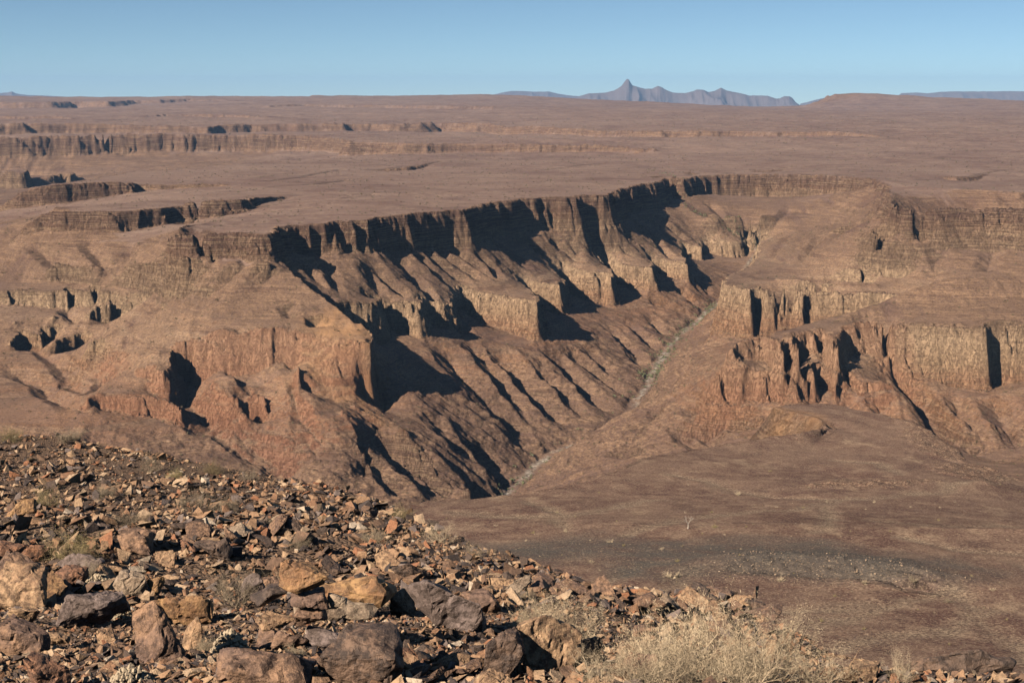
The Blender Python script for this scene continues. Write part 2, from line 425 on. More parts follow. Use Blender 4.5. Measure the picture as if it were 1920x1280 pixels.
# spurs in the promontory's alcoves
ln((400, 700, -358), (425, 730, -373), (460, 770, -393)); ln((470, 700, -358), (480, 720, -368), (520, 760, -388))
ln((352, 712, -370), (375, 750, -388), (400, 790, -408))
ln((560, 680, -344), (560, 730, -372), (600, 790, -401), (620, 860, -434)); ln((640, 770, -393), (670, 830, -424), (720, 900, -458))
# slopes under the promontory
ln((700, 800, -420), (690, 860, -446), (690, 900, -461)); ln((560, 780, -397), (600, 850, -429), (640, 905, -453))
ln((745, 795, -412), (810, 850, -443), (880, 920, -478)); ln((700, 812, -424), (770, 866, -456), (840, 932, -488)); ln((690, 834, -428), (760, 905, -462), (800, 945, -482))
ln((300, 800, -408), (400, 800, -414), (480, 800, -420)); ln((-80, 790, -398), (0, 790, -399), (160, 800, -402), (300, 830, -420), (450, 850, -436), (550, 900, -462))
ln((-80, 700, -384), (50, 700, -385), (150, 690, -380), (200, 730, -386)); ln((-60, 745, -400), (60, 745, -402), (130, 725, -398)); ln((150, 770, -392), (200, 790, -400))
ln((200, 650, -346), (270, 665, -342), (300, 655, -333)); ln((170, 640, -342), (300, 612, -320), (400, 600, -303), (500, 590, -298))
# cliffs of the left slope
rimz([(-60, 545, -304, 22), (10, 545, -304, 22), (60, 546, -305, 23), (112, 547, -305, 26), (120, 548, -305, 28), (123, 539, -302, 20), (132, 540, -303, 24), (145, 547, -305, 26), (164, 547, -305, 26), (168, 547, -305, 26), (170, 540, -303, 16), (185, 545, -304, 20), (215, 552, -307, 16), (250, 560, -309, 10), (290, 568, -311, 4)], 8)
rimz([(168, 580, -322, 12), (185, 574, -319, 28), (206, 572, -318, 34), (212, 566, -316, 32), (236, 566, -316, 20), (252, 572, -318, 12)], 7)
rimz([(14, 640, -356, 12), (28, 632, -353, 24), (38, 627, -351, 24), (40, 619, -348, 20), (60, 624, -350, 22), (76, 628, -352, 22), (80, 614, -346, 18), (98, 614, -346, 20), (106, 612, -346, 12)], 6)
rimz([(96, 644, -360, 12), (110, 634, -356, 32), (134, 631, -355, 38), (139, 626, -353, 38), (156, 626, -353, 24), (168, 632, -356, 8)], 7)
pt((100, 590, -330), (200, 625, -345), (300, 590, -318), (30, 600, -335))
# river bed
R = [P(950, 925, -508), P(985, 890, -503), P(1015, 865, -498), P(1040, 847, -495), P(1120, 820, -484), P(1180, 772, -472), P(1215, 720, -460), P(1228, 690, -448), P(1255, 650, -436), P(1290, 615, -426), P(1330, 582, -415), P(1350, 568, -408)]
T.add(R, 9)
T.add([P(1350, 568, -408), P(1375, 536, -390), P(1400, 500, -368), P(1416, 478, -352), P(1424, 460, -338)], 4)
RB = [(-40, 1640, -512), (-140, 1450, -522), (-320, 1300, -535), (-700, 1250, -545)]
T.add([P(950, 925, -508)] + RB, 10)
ln((1424, 455, -330), (1385, 440, -312), (1340, 420, -290), (1300, 395, -266))
# back wall talus
ln((1330, 402, -268), (1420, 405, -272), (1500, 400, -274), (1560, 405, -272)); ln((1440, 450, -318), (1500, 440, -304), (1560, 420, -285), (1610, 418, -262))
ln((1440, 490, -320), (1500, 500, -316), (1560, 500, -312), (1640, 510, -316), (1700, 525, -322)); ln((1450, 522, -320), (1540, 526, -320), (1640, 530, -322))
rimz([(1560, 432, -272, 6), (1580, 425, -264, 16), (1610, 424, -262, 20), (1630, 432, -266, 10)], 10)
ln((1700, 470, -284), (1720, 505, -310)); ln((1800, 465, -282), (1830, 500, -308)); ln((1640, 470, -285), (1655, 505, -308)); ln((1900, 465, -282), (1930, 500, -308))
# near right hill and the ridge to the butte
ln((1450, 622, -309), (1490, 616, -308), (1550, 600, -303), (1600, 586, -297), (1650, 572, -290), (1700, 548, -276), (1745, 532, -266), (1790, 519, -257), (1860, 519, -257), (1930, 522, -258), (2080, 528, -260))
T.add([P(1460, 605, -375), P(1550, 590, -385), P(1620, 570, -375), P(1700, 540, -350), P(1800, 512, -335), P(1940, 512, -335), P(2080, 520, -335)])
ln((1700, 565, -286), (1800, 560, -281), (1930, 560, -281))
rimz([(1368, 652, -320, 6), (1376, 640, -314, 22), (1392, 634, -312, 28), (1415, 630, -310, 30), (1440, 632, -310, 32), (1452, 638, -311, 34), (1458, 645, -312, 36), (1462, 636, -310, 32), (1484, 630, -308, 26), (1488, 640, -310, 40), (1492, 648, -311, 40), (1486, 632, -308, 36), (1486, 622, -306, 36),
      (1520, 620, -307, 30), (1528, 625, -308, 28), (1535, 615, -305, 26), (1548, 620, -307, 36), (1564, 634, -310, 36), (1570, 640, -311, 36), (1572, 622, -307, 30), (1580, 612, -304, 40), (1620, 603, -300, 40), (1680, 602, -300, 46), (1740, 606, -301, 66), (1780, 608, -302, 80), (1830, 612, -303, 84), (1846, 614, -303, 84),
      (1849, 606, -302, 84), (1860, 604, -302, 84), (1900, 604, -302, 78), (1960, 604, -302, 72), (2080, 610, -302, 70)], 9)
rimz([(1322, 722, -366, 8), (1332, 704, -354, 28), (1345, 694, -346, 36), (1370, 690, -344, 38), (1410, 690, -344, 38), (1452, 694, -345, 38), (1460, 700, -347, 38), (1462, 690, -344, 30), (1470, 690, -344, 30), (1490, 684, -342, 34), (1512, 690, -344, 38), (1522, 700, -347, 38), (1518, 678, -340, 30), (1560, 690, -346, 26), (1570, 706, -352, 26), (1572, 690, -348, 24),
      (1590, 690, -350, 22), (1622, 714, -358, 16), (1660, 712, -358, 8)], 7)
ln((1300, 740, -398), (1330, 752, -388), (1400, 760, -388), (1480, 756, -384), (1560, 760, -386), (1620, 740, -372))
ln((1000, 900, -507), (1050, 862, -483), (1100, 824, -466), (1160, 785, -446), (1210, 756, -431), (1300, 722, -402), (1326, 705, -374)); ln((1345, 625, -420), (1300, 670, -425), (1290, 700, -412))
ln((1100, 880, -470), (1200, 850, -446), (1300, 810, -424), (1440, 800, -408)); ln((1200, 800, -430), (1300, 770, -410))
ln((1640, 690, -366), (1700, 740, -390), (1750, 800, -412), (1800, 850, -425)); ln((1720, 745, -392), (1800, 745, -388), (1920, 725, -376), (2060, 730, -376)); ln((1830, 800, -402), (1920, 770, -392)); ln((1830, 860, -430), (1920, 830, -418), (2050, 830, -415))
ln((1860, 875, -432), (1930, 850, -420))
# the red-brown terrace of the near right
TE = [(640, 962, -176, 40), (780, 942, -180, 50), (850, 936, -184, 50), (960, 929, -187, 50), (1050, 916, -189, 50), (1120, 896, -190, 50), (1200, 863, -195, 50), (1300, 840, -201, 50), (1400, 824, -203, 46), (1440, 816, -204, 40), (1500, 811, -205, 30), (1545, 803, -208, 18), (1552, 796, -209, 14),
      (1530, 784, -213, 20), (1490, 775, -216, 26), (1452, 769, -218, 34), (1450, 766, -218, 40), (1480, 761, -220, 40), (1560, 757, -222, 40), (1620, 770, -219, 40), (1700, 790, -215, 40), (1740, 806, -213, 30), (1770, 826, -211, 26), (1800, 846, -210, 30), (1812, 866, -208, 34), (1850, 876, -207, 36), (1930, 905, -205, 40), (2050, 940, -200, 40)]
T.cliff([(*P(x, y, z), H) for x, y, z, H in TE], 26, side=-1)
B = [P(x, y, z) for x, y, z, H in TE]
T.add([(p[0] * 1.28 - 10, p[1] * 1.28, p[2] - 170) for p in (B[0], B[1], B[3], B[5], B[7], B[9])])
T.add([(p[0] * 1.22 + 10, p[1] * 1.22, p[2] - 140) for p in (B[18], B[20], B[23], B[25], B[27])])
ln((1290, 988, -162), (1000, 985, -166), (1600, 990, -160), (1930, 990, -157)); ln((1200, 1080, -150), (1500, 1085, -149), (1930, 1100, -147))
ln((1300, 1150, -143), (1600, 1160, -142), (1930, 1180, -140), (2050, 1180, -140)); ln((1600, 900, -196), (1500, 860, -203), (1560, 800, -215), (1700, 840, -208))
ln((1100, 935, -183), (1300, 900, -190), (1420, 870, -200)); ln((1450, 930, -185), (1600, 935, -182), (1750, 905, -190), (1850, 900, -192))
ln((1350, 1045, -151), (1500, 1045, -150), (1650, 1060, -149), (1760, 1085, -147)); ln((1370, 1078, -152), (1600, 1095, -151), (1740, 1112, -150))
T.add([(-130, 300, -132), (0, 300, -131), (150, 300, -130)]); T.add([(-150, 500, -165), (-60, 520, -168)]); T.add([(-420, 900, -200), (-300, 700, -190)]); T.add([(-60, 130, -72), (0, 130, -71), (60, 130, -70)])
T.add([(-30, 62, -40), (0, 62, -40), (30, 62, -40)])
T.solve()

# ridges (+) and gullies (-) traced on the slopes: (height, half width, photograph points)
RIDGES = [
 (-7, 14, (600, 480), (625, 530), (640, 560)), (-5, 10, (560, 490), (600, 530), (622, 548)), (-7, 14, (690, 490), (705, 540), (712, 560)), (-9, 16, (690, 482), (730, 525), (770, 556), (800, 590), (850, 640)),
 (-9, 16, (735, 475), (790, 530), (815, 560), (860, 610), (885, 640)), (-8, 14, (775, 470), (820, 520), (845, 545)), (-7, 12, (800, 470), (850, 512), (880, 530)), (-9, 15, (820, 465), (880, 505), (912, 528)),
 (-8, 14, (842, 460), (900, 500), (942, 530)), (-9, 16, (915, 440), (960, 480), (1000, 505)), (-7, 12, (880, 450), (925, 500), (940, 525)), (-7, 13, (975, 445), (1030, 490), (1050, 505)), (-9, 15, (1030, 445), (1070, 475), (1100, 493)), (-7, 12, (1060, 440), (1095, 480)),
 (-9, 15, (1100, 435), (1150, 468), (1155, 475)), (-8, 14, (1130, 430), (1190, 475), (1215, 490)), (-9, 15, (1180, 405), (1230, 450), (1275, 488)), (-9, 15, (1210, 390), (1260, 430), (1300, 455)), (-6, 12, (1150, 420), (1190, 450), (1210, 475)),
 (4.96, 27, (575, 480), (612, 520), (640, 556)), (4.96, 30, (660, 480), (672, 520), (680, 560)), (5.58, 30, (765, 452), (800, 500), (840, 552)), (6.2, 34, (905, 440), (950, 490), (1000, 548)), (4.96, 27, (990, 438), (1040, 480), (1100, 505)), (6.2, 34, (1080, 425), (1130, 470), (1190, 497)), (4.96, 27, (1155, 410), (1200, 450), (1260, 485)), (5.58, 30, (1190, 372), (1240, 415), (1300, 455)), (5.58, 27, (1260, 375), (1300, 405), (1370, 445)),
 # lower slopes under the pale cliffs
 (-14, 26, (820, 640), (870, 700), (920, 750), (960, 790), (990, 870)), (-11, 20, (880, 640), (930, 700), (985, 770), (1030, 830)), (-14, 24, (930, 655), (990, 720), (1050, 780), (1105, 810)), (-9, 16, (1000, 690), (1060, 740), (1100, 790)), (-12, 20, (1030, 650), (1100, 730), (1160, 780)),
 (-11, 18, (1060, 650), (1130, 700), (1190, 750)), (-10, 16, (1090, 650), (1150, 700), (1200, 725)), (-9, 15, (1140, 610), (1190, 660), (1215, 700)), (-9, 15, (1170, 600), (1215, 635), (1235, 660)), (-8, 14, (1215, 590), (1250, 630)), (-10, 16, (1215, 560), (1270, 580), (1310, 600)), (-8, 13, (1270, 540), (1310, 575)), (-8, 13, (1300, 520), (1340, 550)),
 (5.58, 34, (850, 660), (900, 720), (950, 790), (975, 850)), (5.58, 34, (905, 660), (960, 730), (1010, 800), (1040, 835)), (5.58, 30, (960, 660), (1030, 730), (1080, 790)), (5.58, 27, (1080, 635), (1150, 710), (1190, 740)), (4.34, 23, (1160, 590), (1210, 650)),
 (-16, 26, (880, 820), (915, 860), (950, 905)), (-10, 18, (800, 770), (850, 820), (905, 880)), (4.96, 27, (730, 830), (800, 890), (835, 935)), (-12, 18, (715, 820), (770, 880), (815, 935)), (-11, 16, (760, 815), (830, 880), (880, 935)), (-10, 14, (700, 860), (740, 910), (760, 940)),
 (-8, 14, (540, 700), (560, 780), (600, 820), (630, 880)), (-9, 16, (430, 800), (510, 860), (560, 890)), (-8, 14, (380, 770), (440, 830), (500, 880)), (-10, 18, (560, 800), (600, 850), (625, 890)),
 (16, 30, (385, 640), (420, 690), (455, 750)), (-15, 34, (408, 645), (450, 700), (495, 750), (540, 800)), (-14, 34, (325, 680), (350, 730), (380, 770), (430, 810)), (-9, 20, (350, 660), (390, 720), (420, 770)),
 # right of the river
 (-9, 16, (1300, 760), (1330, 820), (1340, 840)), (-8, 14, (1270, 800), (1310, 830), (1330, 846)), (4.96, 27, (1290, 770), (1250, 810), (1220, 850)), (-7, 14, (1200, 790), (1180, 840)), (-9, 18, (1590, 735), (1620, 790)), (-12, 20, (1710, 735), (1760, 790), (1800, 840)), (-14, 20, (1750, 780), (1790, 830)), (-10, 16, (1810, 820), (1840, 855)), (-8, 14, (1690, 720), (1730, 765)),
 (-7, 14, (1330, 380), (1370, 430)), (-6, 14, (1480, 390), (1450, 440)), (-8, 18, (1700, 470), (1690, 520)), (-8, 18, (1760, 470), (1750, 520)), (-8, 18, (1860, 465), (1850, 510)), (-6, 14, (1600, 450), (1640, 515)), (-6, 12, (1540, 440), (1500, 500)),
 (-12, 20, (1640, 740), (1680, 790)), (-10, 16, (1780, 745), (1830, 800), (1860, 850)), (-12, 20, (1860, 740), (1890, 790), (1910, 840)), (-9, 14, (1730, 760), (1770, 800)), (12, 26, (1745, 745), (1790, 790), (1830, 830)), (-10, 16, (1500, 755), (1520, 770)), (-8, 14, (1400, 770), (1390, 810)), (-8, 14, (1150, 840), (1200, 855)), (-7, 12, (1240, 760), (1200, 800), (1150, 840)),
 # left slope and upper plateau
 (-7, 16, (60, 450), (120, 490), (180, 530)), (-6, 14, (160, 450), (200, 500), (230, 540)), (-6, 14, (250, 460), (230, 510), (180, 560)), (-6, 14, (60, 650), (120, 690), (170, 740)), (-8, 16, (10, 690), (80, 720), (140, 780)), (-7, 14, (200, 700), (160, 740)),
 (-6, 12, (535, 570), (550, 595)), (-9, 12, (585, 590), (600, 612)), (-7, 12, (120, 575), (150, 610)), (-6, 14, (350, 480), (300, 540), (250, 600)), (-6, 14, (480, 480), (430, 520), (330, 590)),
]
# ------------------------------------------------------------------ final terrain mesh
u = np.arange(-0.455, 0.40, 0.00088)
def stepv(segs):
    v = [math.log(segs[0][0])]
    for (d0, d1, h) in segs:
        while v[-1] < math.log(d1): v.append(v[-1] + h)
    return np.array(v)
vv = stepv([(62, 300, 0.006), (300, 1000, 0.0022), (1000, 1450, 0.0018), (1450, 3450, 0.00085), (3450, 7500, 0.0021), (7500, 18600, 0.004)])
GU, GV = np.meshgrid(u, vv, indexing='ij')
GD = np.exp(GV); X0 = GD * np.sin(GU); Y0 = GD * np.cos(GU)
del GU
near = np.clip((GD - 1050) / 300, 0, 1).astype(np.float32)       # 0 on the terrace, 1 in the canyon
far = np.clip((GD - 3500) / 2500, 0, 1).astype(np.float32)
# ragged walls: the plan of every contour is shaken
w1 = fbm(X0 / 62, Y0 / 62, 2, 1); w2 = fbm(X0 / 62, Y0 / 62, 2, 11)
w3 = fbm(X0 / 17, Y0 / 17, 3, 21); w4 = fbm(X0 / 17, Y0 / 17, 3, 31)
w5 = fbm(X0 / 240, Y0 / 240, 3, 41)
a1 = 6 + 12 * far; a2 = 4.5 + 2.0 * np.clip(1 - np.abs(T.sample(X0, Y0) + 228) / 26, 0, 1)
sx = near * (a1 * w1 + a2 * w3) + far * 90 * w5; sy = near * (a1 * w2 + a2 * w4) + far * 60 * w5
# how close to a cliff; there the rock breaks in blocks
e8 = 9.0
gq = np.hypot(T.sample(X0 + sx + e8, Y0 + sy) - T.sample(X0 + sx - e8, Y0 + sy), T.sample(X0 + sx, Y0 + sy + e8) - T.sample(X0 + sx, Y0 + sy - e8)) / (2 * e8)
blk = np.clip((gq - 0.8) / 0.5, 0, 1) * near * (0.55 + 0.45 * np.clip(1 - np.abs(T.sample(X0, Y0) + 228) / 30, 0, 1))
c1, c2 = cells(X0 + 3 * w1, Y0 + 3 * w2, 19.0, 1); c3, c4 = cells(X0, Y0, 8.0, 2)
sx += blk * (4.6 * c1 + 2.4 * c3) * (1 + far * 0.8); sy += blk * (4.6 * c2 + 2.4 * c4) * (1 + far * 0.8)
del c1, c2, c3, c4
Z = T.sample(X0 + sx, Y0 + sy).astype(np.float32)
eps = 6.0
gx = (T.sample(X0 + sx + eps, Y0 + sy) - T.sample(X0 + sx - eps, Y0 + sy)) / (2 * eps)
gy = (T.sample(X0 + sx, Y0 + sy + eps) - T.sample(X0 + sx, Y0 + sy - eps)) / (2 * eps)
G = np.hypot(gx, gy).astype(np.float32)
slope = np.clip((G - 0.12) / 0.3, 0, 1); cliffy = np.clip((G - 0.9) / 0.9, 0, 1)
# traced ridges and gullies
rel = np.zeros_like(Z)
for amp, w, *pts in RIDGES:
    if amp < 0: amp *= 1.55; w *= 1.3
    q = [T.hit(x, y, 1080) for x, y in pts]
    q = [p for p in q if p is not None]
    best = None
    A = np.array(q)[:, :2]
    lo = A.min(0) - w - 5; hi = A.max(0) + w + 5
    m = np.nonzero((X0 > lo[0]) & (X0 < hi[0]) & (Y0 > lo[1]) & (Y0 < hi[1]))
    px = X0[m] + 5 * w3[m] + 3 * w1[m]; py = Y0[m] + 5 * w4[m]
    D = np.full(px.shape, 1e9); along = np.zeros(px.shape); tot = 0
    seg = np.hypot(*(A[1:] - A[:-1]).T); Ltot = seg.sum() + 1e-6
    for k in range(len(A) - 1):
        a, b = A[k], A[k + 1]; ab = b - a
        t = np.clip(((px - a[0]) * ab[0] + (py - a[1]) * ab[1]) / (ab @ ab + 1e-9), 0, 1)
        dd = np.hypot(px - a[0] - t * ab[0], py - a[1] - t * ab[1])
        upd = dd < D
        D[upd] = dd[upd]; along[upd] = (tot + t[upd] * seg[k]) / Ltot
        tot += seg[k]
    prof = np.clip(1 - D / w, 0, 1) * np.clip(along * 6 + 0.15, 0, 1) * np.clip((1 - along) * 3.2, 0, 1)
    add = amp * prof
    r = rel[m]
    rel[m] = np.where(amp < 0, np.minimum(r, 0) * 0 + np.where(r < 0, np.minimum(r, add), r + add), np.where(r > 0, np.maximum(r, add), r + add))
Z += rel * near * (1 - 0.75 * cliffy)
# rills down the fall line: noise stretched along the slope, per wall
al = (X0 * 0.17 + Y0 * 0.985); ac = (X0 * 0.985 - Y0 * 0.17)
r_main = ridged(al / 31 + 0.15 * w1, ac / 330, 3, 3)
r_cam = ridged(X0 / 30 + 0.2 * w1, Y0 / 200, 3, 5)
wall_cam = np.clip((X0 / Y0 - 0.155) / 0.02, 0, 1) + np.clip((-0.17 - X0 / Y0) / 0.03, 0, 1)
rr = r_main + (r_cam - r_main) * wall_cam
mid = np.clip((G - 0.25) / 0.25, 0, 1) * (1 - 0.5 * cliffy)
Z += near * mid * rr * (2.8 + 5 * far + 2.4 * np.clip((-360 - Z) / 60, 0, 1))
# chutes and pillars in the cliffs
pil = ridged(al / 13, ac / 13, 3, 9); 
Z += near * cliffy * 1.2 * pil
# beds: steps in the profile of steep ground
def beds(z, period, ph, hard):
    """staircase minus ramp: hard bands stand as little cliffs"""
    t = z / period + ph; f = t - np.floor(t)
    st = np.clip((f - hard) / (1 - hard), 0, 1)
    return period * (st - f)
bn = fbm(X0 / 300, Y0 / 300, 2, 51)
brk = np.clip(0.5 + 1.5 * fbm(X0 / 70, Y0 / 70, 2, 55), 0, 1)
wst = np.clip((G - 0.28) / 0.3, 0, 1) * near
upper = np.clip(1 - np.abs(Z + 236) / 40, 0, 1)
Z += wst * (0.25 + 0.45 * brk) * beds(Z, 13.0, bn * 0.5, 0.5) * (0.18 + 0.82 * np.maximum(upper * cliffy, cliffy * 0.8)) * (1 - 0.6 * far)
Z += wst * (0.2 + 0.6 * (1 - brk)) * beds(Z + 1.2 * w3 + 2.5 * w1, 5.2, bn * 1.1, 0.5) * (0.2 + 0.4 * cliffy) * (1 - 0.8 * far)
# rubble everywhere on slopes, smooth swells on the flats
rough_low = np.clip((-372 - Z) / 40, 0, 1)
Z += near * slope * (0.35 + 0.5 * rough_low + 0.4 * cliffy) * (fbm(X0 / 6, Y0 / 6, 3, 61, 0.7) * 1.9 + fbm(X0 / 28, Y0 / 28, 2, 65) * 2.0)
crag = ridged(X0 / 24 + 0.5 * w3, Y0 / 36 + 0.5 * w4, 4, 67); crag2 = ridged(al / 13, ac / 60, 3, 69)
Z += near * slope * rough_low * ((crag - 0.2) * 3.4 * np.clip(0.4 + 1.4 * fbm(X0 / 120, Y0 / 120, 2, 68), 0, 1) + crag2 * 1.7)
del crag, crag2
flat = (1 - slope)
Z += flat * near * (fbm(X0 / 160, Y0 / 160, 3, 71) * 2.4 + fbm(X0 / 14, Y0 / 14, 2, 75) * 0.35) * (1 + 2.5 * far)
# the terrace: long low swells, dry washes, stony ground
terr = (1 - near) * np.clip((GD - 240) / 60, 0, 1)
Z += terr * (fbm(X0 / 70, Y0 / 90, 3, 81) * 1.6 + fbm(X0 / 9, Y0 / 9, 3, 85) * 0.28 * (0.4 + slope * 3))
# the dark stony mound on it
def poly_mask(pts, z, soft, n_amp=0.0, n_scale=20.0, seed=0):
    A = np.array([P(x, y, zz)[:2] for (x, y), zz in zip(pts, z if hasattr(z, '__len__') else [z] * len(pts))])
    lo = A.min(0) - 60; hi = A.max(0) + 60
    m = np.nonzero((X0 > lo[0]) & (X0 < hi[0]) & (Y0 > lo[1]) & (Y0 < hi[1]))
    px, py = X0[m], Y0[m]; inside = np.zeros(px.shape, bool); D = np.full(px.shape, 1e9)
    for k in range(len(A)):
        a, b = A[k - 1], A[k]
        c = ((a[1] > py) != (b[1] > py)) & (px < (b[0] - a[0]) * (py - a[1]) / (b[1] - a[1] + 1e-12) + a[0])
        inside ^= c
        ab = b - a; t = np.clip(((px - a[0]) * ab[0] + (py - a[1]) * ab[1]) / (ab @ ab + 1e-9), 0, 1)
        D = np.minimum(D, np.hypot(px - a[0] - t * ab[0], py - a[1] - t * ab[1]))
    s = np.where(inside, D, -D)
    if n_amp: s = s + n_amp * fbm(px / n_scale, py / n_scale, 3, seed)
    out = np.zeros_like(Z); out[m] = np.clip(s / soft + 0.5, 0, 1)
    return out
mound = poly_mask([(1290, 1060), (1400, 1022), (1550, 1030), (1680, 1052), (1780, 1080), (1850, 1106), (1760, 1112), (1600, 1098), (1450, 1090), (1330, 1080)], -150, 16, 5, 14, 91)
Z += mound * (1.6 + fbm(X0 / 4.0, Y0 / 4.0, 3, 93, 0.7) * 0.8)
dark = poly_mask([(780, 965), (900, 985), (1100, 985), (1300, 1010), (1560, 1018), (1800, 1070), (1870, 1106), (1600, 1110), (1350, 1095), (1200, 1085), (1000, 1050), (850, 1010)], -156, 26, 26, 26, 95)
pale = np.zeros_like(Z)
river = np.zeros_like(Z)
px, py = X0 + 6 * w3, Y0 + 6 * w4
for seq, wid in ((R, 8), ([P(1350, 568, -408), P(1400, 500, -368), P(1424, 460, -338)], 6)):
    A = np.array(seq)[:, :2]
    for k in range(len(A) - 1):
        a, b = A[k], A[k + 1]; ab = b - a
        m = np.nonzero((px > min(a[0], b[0]) - 40) & (px < max(a[0], b[0]) + 40) & (py > min(a[1], b[1]) - 40) & (py < max(a[1], b[1]) + 40))
        t = np.clip(((px[m] - a[0]) * ab[0] + (py[m] - a[1]) * ab[1]) / (ab @ ab), 0, 1)
        dd = np.hypot(px[m] - a[0] - t * ab[0], py[m] - a[1] - t * ab[1])
        river[m] = np.maximum(river[m], np.clip((wid - dd) / 6, 0, 1))
Z += river * fbm(X0 / 5, Y0 / 5, 2, 99) * 1.2
me = grid_mesh('canyon_terrain', X0, Y0, Z)
# masks for the material: how steep the bedrock is, pavement flats, gravel
gz = np.abs(np.gradient(Z, axis=1)) / (np.gradient(GD, axis=1) + 1e-6)
gw = np.abs(np.gradient(Z, axis=0)) / (GD * 0.00088)
S = np.hypot(gz, gw)
fattr(me, 'steep', np.clip((S - 0.75) / 0.8, 0, 1))
fattr(me, 'flat', np.clip((0.30 - G - 0.3 * rr * (G > 0.2)) / 0.16, 0, 1) * np.maximum(np.clip((Z + 262) / 20, 0, 1), 0.25 + 0 * Z))
fattr(me, 'terrace', np.clip((1130 - GD) / 60, 0, 1) * np.clip((Z + 232) / 8, 0, 1))
fattr(me, 'dark', dark); fattr(me, 'mound', mound); fattr(me, 'river', river)
fattr(me, 'rills', 0.5 + 0.5 * np.clip(rr, -1, 1))
def line_mask(seqs, wid, soft):
    out = np.zeros_like(Z); qx = X0 + 5 * w3 + 6 * w1; qy = Y0 + 5 * w4 + 6 * w2
    for seq in seqs:
        A = [T.hit(x, y, 220) for x, y in seq]; A = np.array([a for a in A if a is not None])[:, :2]
        for k in range(len(A) - 1):
            a, b = A[k], A[k + 1]; ab = b - a
            m = np.nonzero((qx > min(a[0], b[0]) - 40) & (qx < max(a[0], b[0]) + 40) & (qy > min(a[1], b[1]) - 40) & (qy < max(a[1], b[1]) + 40))
            t = np.clip(((qx[m] - a[0]) * ab[0] + (qy[m] - a[1]) * ab[1]) / (ab @ ab + 1e-6), 0, 1)
            out[m] = np.maximum(out[m], np.clip((wid - np.hypot(qx[m] - a[0] - t * ab[0], qy[m] - a[1] - t * ab[1])) / soft, 0, 1))
    return out
wash = line_mask([[(860, 960), (1000, 970), (1120, 962), (1240, 935)], [(1250, 890), (1330, 900), (1380, 918)], [(1230, 1130), (1300, 1090), (1330, 1065)], [(1560, 1210), (1640, 1190), (1760, 1180), (1880, 1140)], [(1380, 1130), (1440, 1150), (1560, 1140), (1640, 1125)], [(1380, 918), (1440, 928), (1540, 936), (1640, 934), (1760, 918), (1900, 898)], [(1180, 1000), (1280, 975), (1400, 962), (1500, 955), (1540, 940)], [(1100, 1110), (1180, 1075), (1260, 1050)],
    [(1480, 1190), (1600, 1150), (1700, 1122), (1790, 1105)], [(1800, 1110), (1850, 1150), (1880, 1200), (1930, 1260)], [(1560, 860), (1640, 868), (1700, 890)], [(1000, 940), (1060, 960), (1040, 985)], [(1540, 1000), (1550, 960), (1560, 940)], [(1700, 1010), (1800, 1030), (1920, 1040)], [(1640, 975), (1760, 985), (1900, 985)]], 7, 6)
rub = np.maximum(poly_mask([(1690, 792), (1760, 806), (1800, 845), (1830, 872), (1760, 862), (1700, 830)], [-215, -213, -210, -208, -209, -212], 10, 8, 10, 21),
    np.maximum(poly_mask([(1760, 872), (1860, 878), (1925, 903), (1840, 922), (1760, 905)], [-208, -207, -205, -203, -205], 10, 8, 10, 22), poly_mask([(1560, 905), (1680, 900), (1760, 905), (1700, 925), (1600, 932), (1500, 925)], -193, 10, 8, 10, 23)))
Z += rub * (fbm(X0 / 5.0, Y0 / 5.0, 3, 193, 0.7) * 1.4 + 1.0) + wash * -0.5
me.vertices.foreach_set('co', np.stack([X0, Y0, Z], -1).astype(np.float32).ravel())
pw = line_mask([[(500, 386), (560, 378), (640, 372), (700, 364)], [(430, 352), (500, 350), (600, 345), (650, 338)], [(690, 318), (740, 315), (790, 309), (830, 303)], [(440, 405), (520, 395), (600, 388)], [(1290, 328), (1340, 322), (1420, 317), (1480, 313)], [(1770, 332), (1820, 330), (1860, 322), (1900, 316)], [(1000, 320), (1080, 312), (1140, 306)], [(1560, 300), (1660, 296), (1740, 300)], [(700, 350), (800, 345), (900, 340)], [(300, 365), (400, 358)], [(1700, 245), (1800, 240), (1900, 246)], [(500, 340), (560, 333), (640, 318)]], 14, 16)
Z -= pw * 4.0
me.vertices.foreach_set('co', np.stack([X0, Y0, Z], -1).astype(np.float32).ravel())
fattr(me, 'pwash', pw)
fattr(me, 'wash', wash); fattr(me, 'rub', rub)
orange = poly_mask([(1440, 838), (1560, 800), (1540, 780), (1448, 766)], [-230, -212, -216, -220], 8)
orange = np.maximum(orange, poly_mask([(560, 690), (700, 680), (710, 800), (640, 790), (560, 780)], [-370, -370, -420, -420, -415], 30, 20, 30, 3) )
redz = poly_mask([(1290, 760), (1330, 640), (1500, 600), (1720, 690), (1700, 740), (1480, 770)], [-390, -340, -330, -360, -370, -390], 30, 30, 30, 7)
redz = np.maximum(redz, 1.3 * poly_mask([(290, 630), (480, 600), (690, 628), (705, 860), (560, 850), (150, 790), (150, 700)], [-335, -305, -318, -450, -425, -395, -375], 30, 20, 30, 8))
fattr(me, 'orange', orange); fattr(me, 'red', redz)
terrain_Z = None
